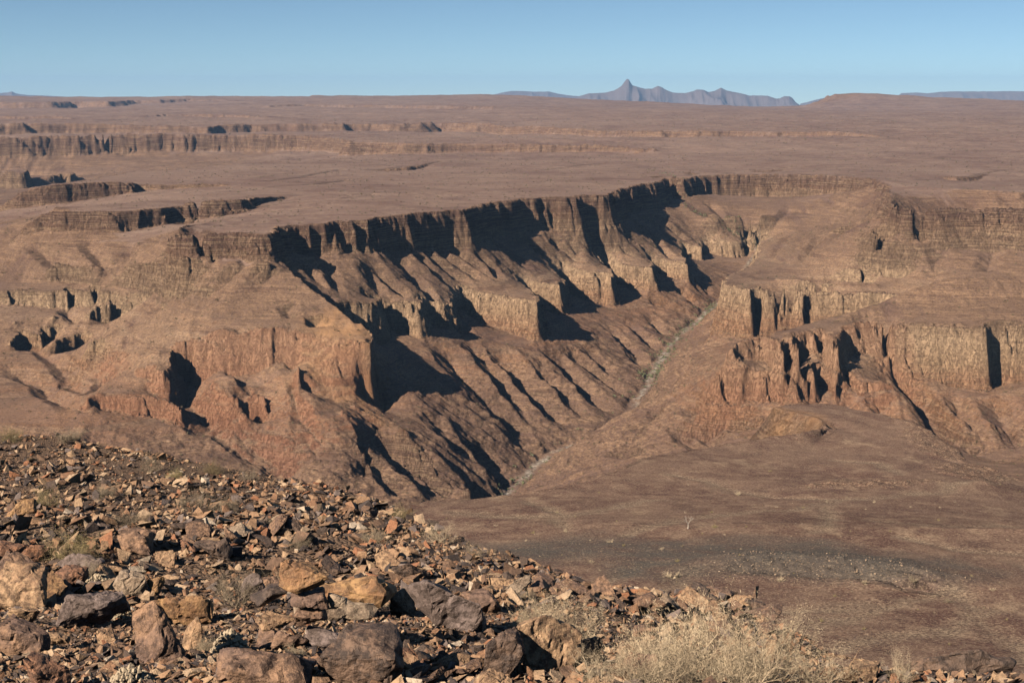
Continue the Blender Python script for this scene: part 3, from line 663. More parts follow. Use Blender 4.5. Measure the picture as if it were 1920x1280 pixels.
def rock_material():
    b = NB('canyon rock and talus')
    geo = b.n('NewGeometry'); pos = geo.outputs['Position']
    sep = b.n('SeparateXYZ'); b.set(sep.inputs[0], pos); z = sep.outputs['Z']
    steep = b.attr('steep'); flat = b.attr('flat'); terr = b.attr('terrace'); dark = b.attr('dark'); mound = b.attr('mound'); river = b.attr('river'); rills = b.attr('rills')
    n_big = b.noise(pos, 0.006, 4, 0.6); n_mid = b.noise(pos, 0.035, 5, 0.65); n_fine = b.noise(pos, 0.22, 6, 0.7)
    # bedding: bands in height, slightly warped
    wz = b.math('ADD', z, b.math('MULTIPLY', b.math('SUBTRACT', n_mid, 0.5), 3.0))
    vb = b.n('CombineXYZ'); b.set(vb.inputs[2], wz); b.set(vb.inputs[0], b.math('MULTIPLY', sep.outputs['X'], 0.02)); b.set(vb.inputs[1], b.math('MULTIPLY', sep.outputs['Y'], 0.02))
    band = b.noise(vb.outputs[0], 0.16, 5, 0.75); band2 = b.noise(vb.outputs[0], 0.6, 3, 0.7)
    # formation colour by height
    hz = b.n('MapRange'); b.set(hz.inputs[0], wz); hz.inputs[1].default_value = -520; hz.inputs[2].default_value = -60
    form = b.ramp(hz.outputs[0], [(0.0, (0.175, 0.118, 0.085)), (0.20, (0.185, 0.112, 0.076)), (0.26, (0.34, 0.180, 0.098)), (0.325, (0.40, 0.225, 0.130)), (0.365, (0.46, 0.300, 0.180)), (0.43, (0.53, 0.365, 0.230)), (0.465, (0.34, 0.23, 0.145)), (0.48, (0.235, 0.155, 0.100)), (0.60, (0.235, 0.150, 0.095)), (0.625, (0.20, 0.118, 0.076)), (0.66, (0.150, 0.088, 0.062)), (0.72, (0.150, 0.088, 0.066)), (1.0, (0.18, 0.11, 0.09))])
    brkn = b.ramp(b.noise(pos, 0.02, 4, 0.7), [(0.38, 0.15), (0.60, 1.0)])
    rockc = b.mix(b.math('MULTIPLY', brkn, b.ramp(band, [(0.40, 0.0), (0.46, 0.65), (0.52, 0.05), (0.62, 0.65)])), form, b.mix(0.72, form, (0.085, 0.050, 0.036)))
    vc = b.noise(b.scale(pos, (0.13, 0.13, 0.045)), 1.0, 6, 0.75, dist=0.8)
    crack = b.ramp(vc, [(0.455, 0.0), (0.485, 1.0), (0.505, 0.0), (0.57, 0.0), (0.64, 0.7)])
    rockc = b.mix(b.math('MULTIPLY', crack, b.ramp(n_big, [(0.4, 0.1), (0.6, 0.6)])), rockc, (0.065, 0.041, 0.032))
    rockc = b.mix(b.ramp(band2, [(0.50, 0.0), (0.60, 0.55), (0.70, 0.2)]), rockc, (0.46, 0.325, 0.20))
    rockc = b.mix(b.math('MULTIPLY', brkn, b.ramp(band2, [(0.33, 0.6), (0.41, 0.0)])), rockc, (0.10, 0.062, 0.043))
    rockc = b.mix(b.ramp(n_fine, [(0.48, 0.0), (0.7, 0.55)]), rockc, (0.110, 0.067, 0.056))
    # scree: duller, mixed stones, darker chutes of varnished blocks
    tal = b.mix(b.ramp(n_mid, [(0.35, 0.0), (0.65, 1.0)]), (0.115, 0.069, 0.046), (0.205, 0.126, 0.078))
    tal = b.mix(b.ramp(band, [(0.40, 0.0), (0.46, 0.75), (0.52, 0.0)]), tal, (0.33, 0.210, 0.128))
    tal = b.mix(b.ramp(band, [(0.53, 0.0), (0.60, 0.6), (0.66, 0.1)]), tal, (0.130, 0.082, 0.055))
    tal = b.mix(b.ramp(band2, [(0.36, 0.6), (0.44, 0.0)]), tal, (0.135, 0.085, 0.060))
    tal = b.mix(b.math('MULTIPLY', b.ramp(rills, [(0.30, 0.9), (0.60, 0.0)]), b.ramp(n_big, [(0.38, 0.25), (0.55, 1.0)])), tal, (0.105, 0.062, 0.048))
    tal = b.mix(b.ramp(band, [(0.45, 0.0), (0.60, 0.45)]), tal, form)
    tal = b.mix(b.ramp(n_fine, [(0.44, 0.0), (0.66, 0.6)]), tal, (0.125, 0.078, 0.065))
    n_gr = b.noise(pos, 0.34, 4, 0.85)
    rockc = b.mix(b.ramp(n_gr, [(0.50, 0.0), (0.66, 0.5)]), rockc, (0.085, 0.056, 0.046))
    tal = b.mix(b.ramp(n_gr, [(0.49, 0.0), (0.62, 0.75)]), tal, (0.075, 0.048, 0.037))
    tal = b.mix(b.ramp(n_gr, [(0.30, 0.4), (0.42, 0.0)]), tal, (0.42, 0.31, 0.22))
    col = b.mix(steep, tal, rockc)
    n_hug = b.noise(pos, 0.0011, 6, 0.68, dist=0.8)
    pave = b.mix(b.ramp(n_big, [(0.35, 0.0), (0.65, 1.0)]), (0.150, 0.092, 0.073), (0.205, 0.134, 0.104))
    n_h2 = b.noise(pos, 0.0045, 7, 0.72, dist=1.2)
    pave = b.mix(b.ramp(n_h2, [(0.55, 0.0), (0.66, 0.7)]), pave, (0.110, 0.072, 0.054))
    pave = b.mix(b.ramp(n_hug, [(0.42, 0.0), (0.60, 0.55)]), pave, (0.245, 0.168, 0.128))
    st = b.scale(pos, (0.0045, 0.0085, 0.0)); strk = b.noise(st, 1.0, 8, 0.72, dist=1.6)
    pave = b.mix(b.ramp(strk, [(0.46, 0.0), (0.50, 0.40), (0.54, 0.0)]), pave, (0.36, 0.26, 0.19))
    pave = b.mix(b.ramp(strk, [(0.58, 0.0), (0.68, 0.75)]), pave, (0.105, 0.066, 0.055))
    pave = b.mix(b.ramp(n_gr, [(0.52, 0.0), (0.66, 0.6)]), pave, (0.075, 0.052, 0.044))
    dots = b.n('TexVoronoi'); b.set(dots.inputs['Vector'], b.scale(pos, (1, 1, 0))); dots.inputs['Scale'].default_value = 0.07
    pave = b.mix(b.ramp(dots.outputs['Distance'], [(0.10, 0.75), (0.19, 0.0)]), pave, (0.085, 0.068, 0.048))
    pave = b.mix(b.ramp(n_fine, [(0.48, 0.0), (0.72, 0.5)]), pave, (0.10, 0.066, 0.053))
    pave = b.mix(b.math('MULTIPLY', b.attr('pwash'), b.ramp(n_mid, [(0.40, 0.0), (0.52, 0.9)])), pave, (0.085, 0.060, 0.042))
    col = b.mix(flat, col, pave)
    # terrace pavement
    st2 = b.scale(pos, (0.016, 0.024, 0.000)); s2 = b.noise(st2, 1.0, 9, 0.70, dist=1.2)
    n_t = b.noise(pos, 0.011, 6, 0.66, dist=0.7); n_st = b.noise(pos, 1.1, 5, 0.75); n_tm = b.noise(pos, 0.11, 6, 0.75)
    tc = b.mix(b.ramp(n_t, [(0.40, 0.0), (0.58, 1.0)]), (0.125, 0.068, 0.052), (0.200, 0.124, 0.088))
    tc = b.mix(b.ramp(n_tm, [(0.48, 0.0), (0.58, 0.75)]), tc, (0.29, 0.190, 0.128))
    n_bl = b.noise(b.scale(pos, (1.0, 0.55, 0.0)), 0.045, 7, 0.72)
    tc = b.mix(b.ramp(n_bl, [(0.55, 0.0), (0.66, 0.75)]), tc, (0.40, 0.28, 0.18))
    tc = b.mix(b.ramp(n_bl, [(0.36, 0.75), (0.45, 0.0)]), tc, (0.105, 0.062, 0.048))
    wash = b.attr('wash')
    tc = b.mix(b.math('MULTIPLY', wash, b.ramp(n_tm, [(0.36, 0.2), (0.55, 0.9)])), tc, b.mix(b.ramp(n_st, [(0.46, 0.0), (0.56, 1.0)]), (0.17, 0.12, 0.085), (0.42, 0.31, 0.20)))
    rub = b.attr('rub')
    tc = b.mix(b.math('MULTIPLY', rub, 0.85), tc, b.mix(b.ramp(n_st, [(0.46, 0.0), (0.58, 1.0)]), (0.105, 0.060, 0.044), (0.30, 0.20, 0.13)))
    tc = b.mix(b.ramp(n_st, [(0.52, 0.0), (0.62, 0.65)]), tc, (0.44, 0.32, 0.21))
    tc = b.mix(b.ramp(n_st, [(0.38, 0.8), (0.46, 0.0)]), tc, (0.070, 0.045, 0.036))
    tc = b.mix(b.ramp(n_fine, [(0.50, 0.0), (0.70, 0.45)]), tc, (0.125, 0.078, 0.058))
    dk = b.mix(b.ramp(n_st, [(0.53, 0.0), (0.66, 0.9)]), (0.090, 0.078, 0.066), (0.27, 0.215, 0.155))
    tc = b.mix(b.math('MULTIPLY', dark, b.ramp(n_tm, [(0.36, 0.5), (0.56, 0.95)])), tc, dk)
    tc = b.mix(b.math('MULTIPLY', mound, 0.8), tc, dk)
    col = b.mix(terr, col, tc)
    col = b.mix(b.math('MULTIPLY', b.attr('orange'), b.ramp(n_mid, [(0.35, 0.1), (0.6, 0.6)])), col, b.mix(n_fine, (0.360, 0.180, 0.081), (0.420, 0.257, 0.130)))
    col = b.mix(b.math('MULTIPLY', b.attr('red'), b.math('MULTIPLY', steep, 0.42)), col, (0.350, 0.166, 0.103))
    rv = b.mix(b.ramp(n_fine, [(0.42, 0.0), (0.58, 1.0)]), (0.15, 0.125, 0.095), (0.42, 0.375, 0.315))
    col = b.mix(b.math('MULTIPLY', river, b.ramp(n_mid, [(0.42, 0.0), (0.56, 0.75)])), col, rv)
    # relief too fine for the mesh
    vs = b.scale(pos, (0.22, 0.22, 0.20)); cr = b.noise(vs, 1.0, 6, 0.8)
    hgt = b.math('ADD', b.math('MULTIPLY', cr, b.math('ADD', b.math('MULTIPLY', steep, 2.6), b.math('SUBTRACT', 1.3, b.math('MULTIPLY', flat, 1.0)))), b.math('MULTIPLY', band2, b.math('ADD', 0.2, b.math('MULTIPLY', steep, 1.1))))
    hgt = b.math('SUBTRACT', hgt, b.math('MULTIPLY', b.math('MULTIPLY', crack, steep), 1.2))
    hgt = b.math('ADD', hgt, b.math('MULTIPLY', b.math('MULTIPLY', n_st, terr), 0.35))
    return b.finish(col, 0.95, hgt, 1.0, 1.2, 0.05)
terrain = link('canyon_terrain', me, rock_material())
tag(terrain, 'red-brown canyon country with stepped cliffs, scree slopes and flat plateau', kind='structure')
del w1, w2, w3, w4, w5, gx, gy, gz, gw, r_main, r_cam, pil, al, ac
# ------------------------------------------------------------------ blue mountains on the horizon
def mountains(name, prof, D, depth, base_drop, seed, label, mat):
    xs = np.array([p[0] for p in prof], float); ys = np.array([p[1] for p in prof], float)
    n = int((xs[-1] - xs[0]) * 1.2) + 2; m = 46
    px = np.linspace(xs[0], xs[-1], n); py = np.interp(px, xs, ys)
    V = np.zeros((n, m, 3))
    for i in range(n):
        u, t = ray(px[i], py[i]); zt = -t * D
        # the crest in the middle, buttresses and gullies down both flanks to the plain
        for j in range(m):
            k = (j / (m - 1)) * 2 - 1
            d = D + k * depth
            V[i, j] = (d * math.sin(u), d * math.cos(u), 0)
            zb = -base_drop
            f = max(0.0, 1 - abs(k)) ** 1.35
            V[i, j, 2] = zb + (zt - zb) * f
    X, Y, Zm = V[..., 0], V[..., 1], V[..., 2]
    k = np.linspace(-1, 1, m)[None, :]
    flank = np.clip(1 - np.abs(k), 0, 1); a = flank * (1 - flank) * 4
    Zm = Zm + a * 45 * ridged(X / 420.0, Y / 900.0, 3, seed + 9) + a * ((Zm.max() + base_drop) * 0.26) * ridged(X / 900.0, Y / 2600.0, 4, seed) + a * 25 * fbm(X / 260.0, Y / 300.0, 3, seed + 3)
    o = link(name, grid_mesh(name, X, Y, Zm), mat)
    tag(o, label, kind='structure')
    return o
b = NB('far mountain rock')
g = b.n('NewGeometry')
c = b.mix(b.noise(g.outputs['Position'], 0.002, 5, 0.6), (0.07, 0.058, 0.06), (0.15, 0.115, 0.11))
m_far = b.finish(c, 0.95)
mountains('mountain_range', [(1060, 187), (1085, 180), (1105, 174), (1130, 172.5), (1150, 168), (1160, 163), (1166, 158), (1170, 152), (1175, 146), (1179, 147), (1183, 154), (1186, 159), (1195, 162), (1210, 165), (1222, 164.5), (1233, 159), (1240, 161), (1248, 166),
    (1262, 171), (1285, 173), (1300, 170), (1306, 167), (1318, 168), (1328, 172), (1340, 169), (1352, 162), (1362, 167), (1375, 170), (1392, 174), (1405, 177), (1425, 176.5), (1440, 178), (1455, 184), (1462, 184), (1470, 180), (1480, 180), (1486, 184), (1492, 192), (1500, 198), (1508, 206), (1516, 212)], 38000, 2600, 900, 5,
    'jagged blue mountain range on the horizon with one pointed summit', m_far)
mountains('distant_ridge', [(920, 178), (945, 172), (960, 170), (985, 170), (1000, 171), (1030, 171), (1045, 175), (1062, 178), (1100, 182), (1130, 188)], 47000, 2600, 900, 15, 'faint flat ridge left of the blue mountains', m_far)
mountains('distant_mesa', [(1500, 195), (1530, 186), (1560, 180), (1640, 178), (1685, 178), (1690, 173), (1720, 172), (1740, 173), (1760, 171), (1860, 170), (1940, 170), (2100, 171)], 47000, 2600, 900, 25, 'long pale blue mesa on the right of the horizon', m_far)
mountains('distant_peaks', [(-120, 176), (-20, 176), (0, 174), (14, 172), (22, 170), (30, 174), (50, 177), (90, 178), (140, 181), (180, 184)], 47000, 2200, 900, 35, 'faint pale peaks at the left end of the horizon', m_far)

# ------------------------------------------------------------------ foreground slope
F = Field(-0.50, 0.50, 2.4, 96.0, 0.004)
CREST = [(-300, 790, 46), (0, 812, 45), (100, 820, 44), (200, 835, 43), (330, 855, 42), (420, 877, 41), (520, 899, 40), (620, 920, 38), (700, 942, 36), (780, 972, 33), (830, 998, 30), (900, 1036, 27), (1000, 1066, 24), (1100, 1088, 22), (1180, 1112, 20),
         (1205, 1136, 19), (1260, 1146, 18), (1300, 1138, 17.5), (1345, 1128, 17), (1400, 1152, 16), (1440, 1184, 15), (1500, 1200, 14), (1560, 1240, 12.5), (1620, 1270, 11), (1700, 1284, 10), (1920, 1294, 9), (2200, 1300, 9)]
cp = [PD(*p) for p in CREST]
F.add(cp)
F.add([(p[0] * 1.12, p[1] * 1.12, p[2] - 0.12 * math.hypot(p[0], p[1]) * 0.42) for p in cp])
F.add([(p[0] * 1.45, p[1] * 1.45, p[2] - 0.45 * math.hypot(p[0], p[1]) * 0.66) for p in cp])
F.add([(94 * math.sin(a), 94 * math.cos(a), -60) for a in np.linspace(-0.5, 0.5, 20)])
F.add([PD(*p) for p in [(-300, 1285, 7), (0, 1285, 7), (480, 1285, 6.8), (960, 1290, 6.6), (1400, 1290, 7.0), (1900, 1310, 6.8), (2300, 1310, 6.8)]])
F.add([(2.6 * math.sin(a), 2.6 * math.cos(a), -1.75) for a in np.linspace(-0.5, 0.5, 20)])
F.add([PD(*p) for p in [(-300, 960, 17.5), (0, 975, 17.5), (300, 985, 17), (600, 1010, 16.5), (850, 1065, 15.5), (1000, 1105, 14.5), (1150, 1150, 13)]])
F.solve()
uu = np.arange(-0.47, 0.47, 0.0030); vf = np.arange(math.log(2.5), math.log(92), 0.0042)
FU, FV = np.meshgrid(uu, vf, indexing='ij'); FD = np.exp(FV); FX = FD * np.sin(FU); FY = FD * np.cos(FU)
def ground_z(x, y):
    x = np.asarray(x, float); y = np.asarray(y, float)
    return F.sample(x, y) + fbm(x / 2.3, y / 2.3, 3, 111) * 0.16 + fbm(x / 0.35, y / 0.35, 2, 113) * 0.03
me = grid_mesh('foreground_slope', FX, FY, ground_z(FX, FY))
b = NB('stony soil')
g = b.n('NewGeometry'); p_ = g.outputs['Position']
nf = b.noise(p_, 14.0, 5, 0.75); nm = b.noise(p_, 2.0, 4, 0.6)
vo = b.n('TexVoronoi'); b.set(vo.inputs['Vector'], p_); vo.inputs['Scale'].default_value = 22.0
c = b.mix(nm, (0.165, 0.108, 0.074), (0.25, 0.168, 0.112))
c = b.mix(b.ramp(nf, [(0.42, 0.0), (0.62, 0.8)]), c, (0.10, 0.066, 0.048))
bw = b.n('RGBToBW'); b.set(bw.inputs[0], vo.outputs['Color'])
c = b.mix(b.ramp(bw.outputs[0], [(0.3, 0.0), (0.7, 0.7)]), c, (0.11, 0.072, 0.05))
h = b.math('ADD', b.math('MULTIPLY', nf, 0.6), b.math('MULTIPLY', vo.outputs['Distance'], -0.7))
soil = link('foreground_slope', me, b.finish(c, 0.95, h, 1.0, 0.05))
tag(soil, 'stony brown hillside falling away below the camera', kind='structure')

# ------------------------------------------------------------------ rocks
def hull_rock(rnd, ax=(1.0, 0.72, 0.5), n=11):
    bm = bmesh.new()
    for _ in range(n):
        v = Vector((rnd.uniform(-1, 1), rnd.uniform(-1, 1), rnd.uniform(-1, 1)))
        L = max(abs(v.x), abs(v.y), abs(v.z))
        v = v / L * rnd.uniform(0.72, 1.0)                      # near the faces of a block: flat broken sides
        bm.verts.new((v.x * ax[0] * 0.5, v.y * ax[1] * 0.5, v.z * ax[2] * 0.5))
    bmesh.ops.convex_hull(bm, input=bm.verts)
    bmesh.ops.delete(bm, geom=[v for v in bm.verts if not v.link_faces], context='VERTS')
    bmesh.ops.dissolve_limit(bm, angle_limit=0.22, verts=bm.verts, edges=bm.edges)
    return bm
def fine_rock(rnd, ax, cuts=3, rough=0.03, n=12, layered=0.0):
    bm = hull_rock(rnd, ax, n)
    bmesh.ops.bevel(bm, geom=list(bm.edges), offset=0.022, segments=1, profile=0.5, affect='EDGES')
    bmesh.ops.triangulate(bm, faces=bm.faces)
    for _ in range(cuts):
        long_e = [e for e in bm.edges if e.calc_length() > 0.075]
        if not long_e: break
        bmesh.ops.subdivide_edges(bm, edges=long_e, cuts=1)
        bmesh.ops.triangulate(bm, faces=bm.faces)
    bm.normal_update()
    off = Vector((rnd.uniform(0, 99), rnd.uniform(0, 99), rnd.uniform(0, 99)))
    for v in bm.verts:
        p = v.co
        d = mnoise.fractal(p * 3.0 + off, 1.0, 2.1, 4) * rough * 1.5 + mnoise.fractal(p * 11 + off, 0.8, 2.1, 3) * rough * 0.45
        if layered: d += math.sin((p.z + 0.12 * mnoise.noise(p * 2 + off)) * 46) * layered
        c_ = mnoise.voronoi(p * 2.6 + off)[0]; d -= 0.03 * max(0.0, 0.12 - (c_[1] - c_[0])) / 0.12
        v.co = p + v.normal * d
    return bm
def rock_mat(name, base, second, dark, gloss=0.75):
    b = NB(name)
    tcn = b.n('TexCoord'); o = tcn.outputs['Object']
    info = b.n('ObjectInfo'); rn = info.outputs['Random']
    at = b.attr('tone')
    v = b.n('VectorMath', operation='ADD'); b.set(v.inputs[0], o)
    cx = b.n('CombineXYZ'); b.set(cx.inputs[0], b.math('MULTIPLY', rn, 37.0)); b.set(cx.inputs[1], b.math('MULTIPLY', rn, 91.0)); b.set(v.inputs[1], cx.outputs[0])
    n1 = b.noise(v.outputs[0], 2.4, 5, 0.65, dist=0.4); n2 = b.noise(v.outputs[0], 13.0, 6, 0.75); n3 = b.noise(v.outputs[0], 48.0, 3, 0.8)
    c = b.mix(b.ramp(n1, [(0.42, 0.0), (0.58, 1.0)]), base, second)
    c = b.mix(b.ramp(n2, [(0.44, 0.0), (0.58, 0.9)]), c, dark)
    c = b.mix(b.ramp(n3, [(0.56, 0.0), (0.70, 0.4)]), c, tuple(min(0.6, q * 1.7) for q in base))
    hgt = b.math('ADD', b.math('MULTIPLY', n2, 0.7), b.math('MULTIPLY', n3, 0.25))
    return b.finish(c, gloss, hgt, 0.9, 0.035, 0.25)
ROCKM = {
 'tan': rock_mat('tan rock', (0.45, 0.285, 0.165), (0.31, 0.185, 0.108), (0.11, 0.068, 0.046)),
 'ochre': rock_mat('ochre rock', (0.40, 0.235, 0.110), (0.30, 0.16, 0.082), (0.14, 0.082, 0.05)),
 'brown': rock_mat('brown rock', (0.32, 0.190, 0.115), (0.17, 0.108, 0.082), (0.075, 0.048, 0.036)),
 'dark': rock_mat('dark varnished rock', (0.115, 0.080, 0.062), (0.19, 0.120, 0.082), (0.045, 0.033, 0.028), 0.6),
 'grey': rock_mat('grey rock', (0.23, 0.172, 0.150), (0.15, 0.108, 0.090), (0.075, 0.054, 0.044)),
 'red': rock_mat('red rock', (0.36, 0.175, 0.095), (0.22, 0.12, 0.078), (0.09, 0.055, 0.040)),
 'pale': rock_mat('pale rock', (0.40, 0.30, 0.21), (0.29, 0.205, 0.14), (0.14, 0.10, 0.07)),
}
MN = list(ROCKM)
rnd = random.Random(11)
FINE = []
for k in range(22):
    ax = [(1, .72, .5), (1, .6, .28), (1, .85, .7), (1, .55, .4), (1, .8, .22)][k % 5]
    bm = fine_rock(rnd, ax, 3, 0.03, rnd.randint(10, 15), 0.006 if k % 3 == 1 else 0.0)
    me = bpy.data.meshes.new('rock'); bm.to_mesh(me); bm.free(); FINE.append(me)
def rot_rand(r, tilt=0.5):
    return (r.gauss(0, tilt), r.gauss(0, tilt), r.uniform(0, 6.28))
KINDS = {'tan': 'tan', 'ochre': 'ochre', 'brown': 'brown', 'dark': 'dark', 'grey': 'grey', 'red': 'reddish', 'pale': 'pale'}
MATMESH = {}
def rock_mesh(i, mat):
    if (i, mat) not in MATMESH:
        me = FINE[i].copy(); me.materials.append(ROCKM[mat]); MATMESH[(i, mat)] = me
    return MATMESH[(i, mat)]
# the rocks one can name: (x, y of the foot, width, height in the photograph, depth ratio, kind, turn, tilt, name, label)
def hero(x, yb, w, h, dep, mat, label, name='rock', seed=0, tilt=(0, 0), lift=0.0, turn=0.0, layered=0.0, n=12, sink=0.12, dd=0.0):
    hit = F.hit(x, yb, 3.0)
    if hit is None: hit = PD(x, yb, 12)
    d = math.hypot(hit[0], hit[1]) + dd
    u, t = ray(x, yb)
    X, Y = d * math.sin(u), d * math.cos(u)
    W = w * d / FPX; H = h * d / FPX / 0.95
    r = random.Random(seed * 7 + int(x))
    bm = fine_rock(r, (1.0, dep, H / W * (1 + sink)), 4, 0.026, n, layered)
    me = bpy.data.meshes.new(name)
    bmesh.ops.scale(bm, vec=(W * 1.08, W * 1.08, W * 1.08), verts=bm.verts)
    bm.to_mesh(me); bm.free()
    o = link(name, me, ROCKM[mat])
    o.location = (X, Y + W * dep * 0.3, float(ground_z(X, Y)) + H * (0.5 - sink * 0.5) + lift)
    o.rotation_euler = (RAD(tilt[0]), RAD(tilt[1]), RAD(turn))
    tag(o, label, 'rock')
    HERO.append((X, Y + W * dep * 0.3, W * 0.5))
    return o
HERO = []
hero(40, 1142, 115, 72, 0.7, 'tan', 'tan boulder at the left edge with a dark right end', seed=1, tilt=(0, 14))
hero(42, 1192, 66, 52, 0.8, 'tan', 'squarish tan rock with a pale broken face near the left edge', seed=2)
hero(172, 1192, 120, 64, 0.7, 'grey', 'rounded dark grey boulder with a pitted top, left of the domed tan rock', seed=3, tilt=(0, 8))
hero(340, 1178, 118, 58, 0.6, 'ochre', 'domed tan rock with a cracked top behind the leaning slab', seed=4, tilt=(0, 10))
hero(280, 1262, 108, 118, 0.5, 'brown', 'big leaning brown slab with a dark split right side', seed=5, tilt=(0, -32), sink=0.2)
hero(356, 1240, 52, 74, 0.6, 'tan', 'pinkish upright rock tucked behind the leaning slab', seed=6)
hero(30, 1248, 130, 60, 0.7, 'brown', 'smooth purple-brown boulder cut by the left edge', seed=7, tilt=(0, 12))
hero(80, 1300, 92, 76, 0.7, 'red', 'reddish rock in the bottom left corner', seed=8)
hero(505, 1312, 205, 62, 0.7, 'brown', 'wide brown boulder along the bottom edge under the cairn', seed=9)
hero(672, 1305, 195, 92, 0.8, 'dark', 'large black shaded boulder at the bottom between the cairn and the pebbles', seed=10)
hero(662, 1156, 205, 84, 0.45, 'ochre', 'long orange-tan slab lying behind the cairn', seed=11, tilt=(0, 9), layered=0.004)
hero(640, 1178, 190, 30, 0.5, 'pale', 'low pale ledge under the long orange slab', seed=12)
hero(838, 1196, 170, 100, 0.6, 'grey', 'big grey triangular boulder sloping down to the right', seed=13, tilt=(0, 24), sink=0.2)
hero(752, 1152, 56, 62, 0.8, 'pale', 'upright pale knobbly rock left of the triangular boulder', seed=14)
hero(905, 1148, 100, 44, 0.6, 'brown', 'flat brown rock just behind the triangular boulder', seed=15, tilt=(0, 12))
hero(1035, 1290, 138, 124, 0.7, 'tan', 'large smooth tan boulder left of the big bushes', seed=16, n=16)
hero(944, 1300, 84, 92, 0.8, 'dark', 'black jagged rock leaning on the large tan boulder', seed=17)
hero(925, 1330, 90, 70, 0.8, 'tan', 'tan rock at the bottom edge below the black jagged rock', seed=18)
hero(1105, 1285, 60, 66, 0.8, 'brown', 'brown rock between the large tan boulder and the bush', seed=19)
hero(1210, 1300, 84, 60, 0.8, 'brown', 'purple-brown rock half hidden in the big bush', seed=20)
hero(1182, 1238, 60, 30, 0.8, 'tan', 'small tan rock showing through the bush', seed=21)
hero(1800, 1300, 235, 56, 0.3, 'dark', 'long layered dark slab in the bottom right corner', seed=22, layered=0.008)
hero(1640, 1312, 105, 36, 0.5, 'tan', 'tan rock left of the long layered slab', seed=23)
hero(470, 1132, 58, 56, 0.7, 'grey', 'grey-purple stone leaning at the back of the cairn', seed=24, tilt=(0, -12))
hero(506, 1102, 42, 26, 0.8, 'brown', 'brown stone behind the top of the cairn', seed=25)
hero(130, 1098, 56, 40, 0.7, 'red', 'rust-red block with square sides on the left', seed=26)
hero(290, 1110, 36, 34, 0.6, 'ochre', 'small bright orange triangular stone', seed=27)
hero(246, 1112, 78, 38, 0.6, 'pale', 'whitish flat-faced stone beside the orange triangle', seed=28)
hero(138, 1070, 100, 36, 0.5, 'grey', 'long purple-grey rock on the left slope', seed=29, tilt=(0, 12))
hero(250, 1034, 92, 42, 0.6, 'brown', 'blocky orange-brown boulder in the middle of the left slope', seed=30)
hero(308, 1052, 40, 30, 0.7, 'tan', 'pointed pinkish stone in front of the blocky boulder', seed=31)
hero(30, 1056, 120, 34, 0.5, 'red', 'long reddish rock on the left edge', seed=32, tilt=(0, 8))
hero(30, 975, 66, 32, 0.6, 'ochre', 'orange-topped block far up on the left edge', seed=33)
hero(395, 1048, 84, 36, 0.6, 'dark', 'dark flat-topped rock with a shaded front, mid slope', seed=34)
hero(440, 1020, 44, 30, 0.6, 'brown', 'tilted brown slab on the mid slope', seed=35, tilt=(0, -22))
hero(95, 1225, 70, 26, 0.5, 'tan', 'thin tan slab lying left of the leaning slab', seed=36, tilt=(0, 14))
hero(210, 1225, 52, 26, 0.7, 'tan', 'small wedge-shaped tan rock left of the leaning slab', seed=37)
hero(1218, 1102, 70, 20, 0.6, 'brown', 'brown slab on the crest of the slope right of the bush', seed=38)
# the cairn: six stones resting on one another
cx0 = F.hit(560, 1226, 3.0); dC = math.hypot(cx0[0], cx0[1]); pxm = dC / FPX
def cairn(dx, zb, w, h, dep, mat, label, seed, tilt=(0, 0), ny=0.0, n=11):
    r = random.Random(seed)
    bm = fine_rock(r, (1.0, dep, h / w), 4, 0.022, n)
    W = w * pxm
    bmesh.ops.scale(bm, vec=(W * 1.1, W * 1.1, W * 1.1), verts=bm.verts)
    me = bpy.data.meshes.new('cairn_stone'); bm.to_mesh(me); bm.free()
    o = link('cairn_stone', me, ROCKM[mat])
    o.location = (cx0[0] + dx * pxm, cx0[1] + 0.1 + ny, float(ground_z(cx0[0], cx0[1])) + (zb + h * 0.5) * pxm / 0.94)
    o.rotation_euler = (RAD(tilt[0]), RAD(tilt[1]), 0)
    tag(o, label, 'cairn stone', 'stones of the little cairn')
    HERO.append((o.location.x, o.location.y, W * 0.5))
cairn(-28, -6, 118, 40, 0.8, 'brown', 'wide brown slab at the bottom of the cairn', 101)
cairn(62, -2, 110, 34, 0.7, 'grey', 'flat grey-brown slab low on the right of the cairn', 102, (0, 6))
cairn(-45, 32, 76, 28, 0.8, 'tan', 'thin tan slab under the black stone of the cairn', 103)
cairn(18, 30, 76, 44, 0.8, 'brown', 'brown two-sided block carrying the middle of the cairn', 104)
cairn(-62, 62, 80, 50, 0.8, 'dark', 'black rounded stone on the left of the cairn', 105)
cairn(22, 72, 84, 38, 0.8, 'brown', 'purple-brown stone right under the top of the cairn', 106)
cairn(10, 106, 108, 60, 0.75, 'ochre', 'bright ochre wedge stone on top of the cairn', 107, (0, 4), n=9)
cairn(72, 70, 40, 30, 0.8, 'pale', 'small pale stone at the right side of the cairn', 108)
# outcrop of slabs on the crest
for i, (x, y, w, h, t) in enumerate([(1345, 1118, 66, 16, 8), (1330, 1130, 80, 18, 4), (1372, 1132, 60, 18, 14), (1310, 1140, 60, 22, 0), (1395, 1150, 54, 22, 20), (1352, 1146, 70, 20, 8), (1290, 1146, 50, 18, -6), (1415, 1168, 46, 24, 18)]):
    o = hero(x, y, w, h, 0.8, ['brown', 'brown', 'red', 'dark'][i % 4], 'tilted brown slab of the small outcrop on the crest', 'outcrop_slab', 200 + i, (0, t), layered=0.006, dd=0.2)
    o['group'] = 'slabs of the outcrop on the crest'
    o['category'] = 'slab'

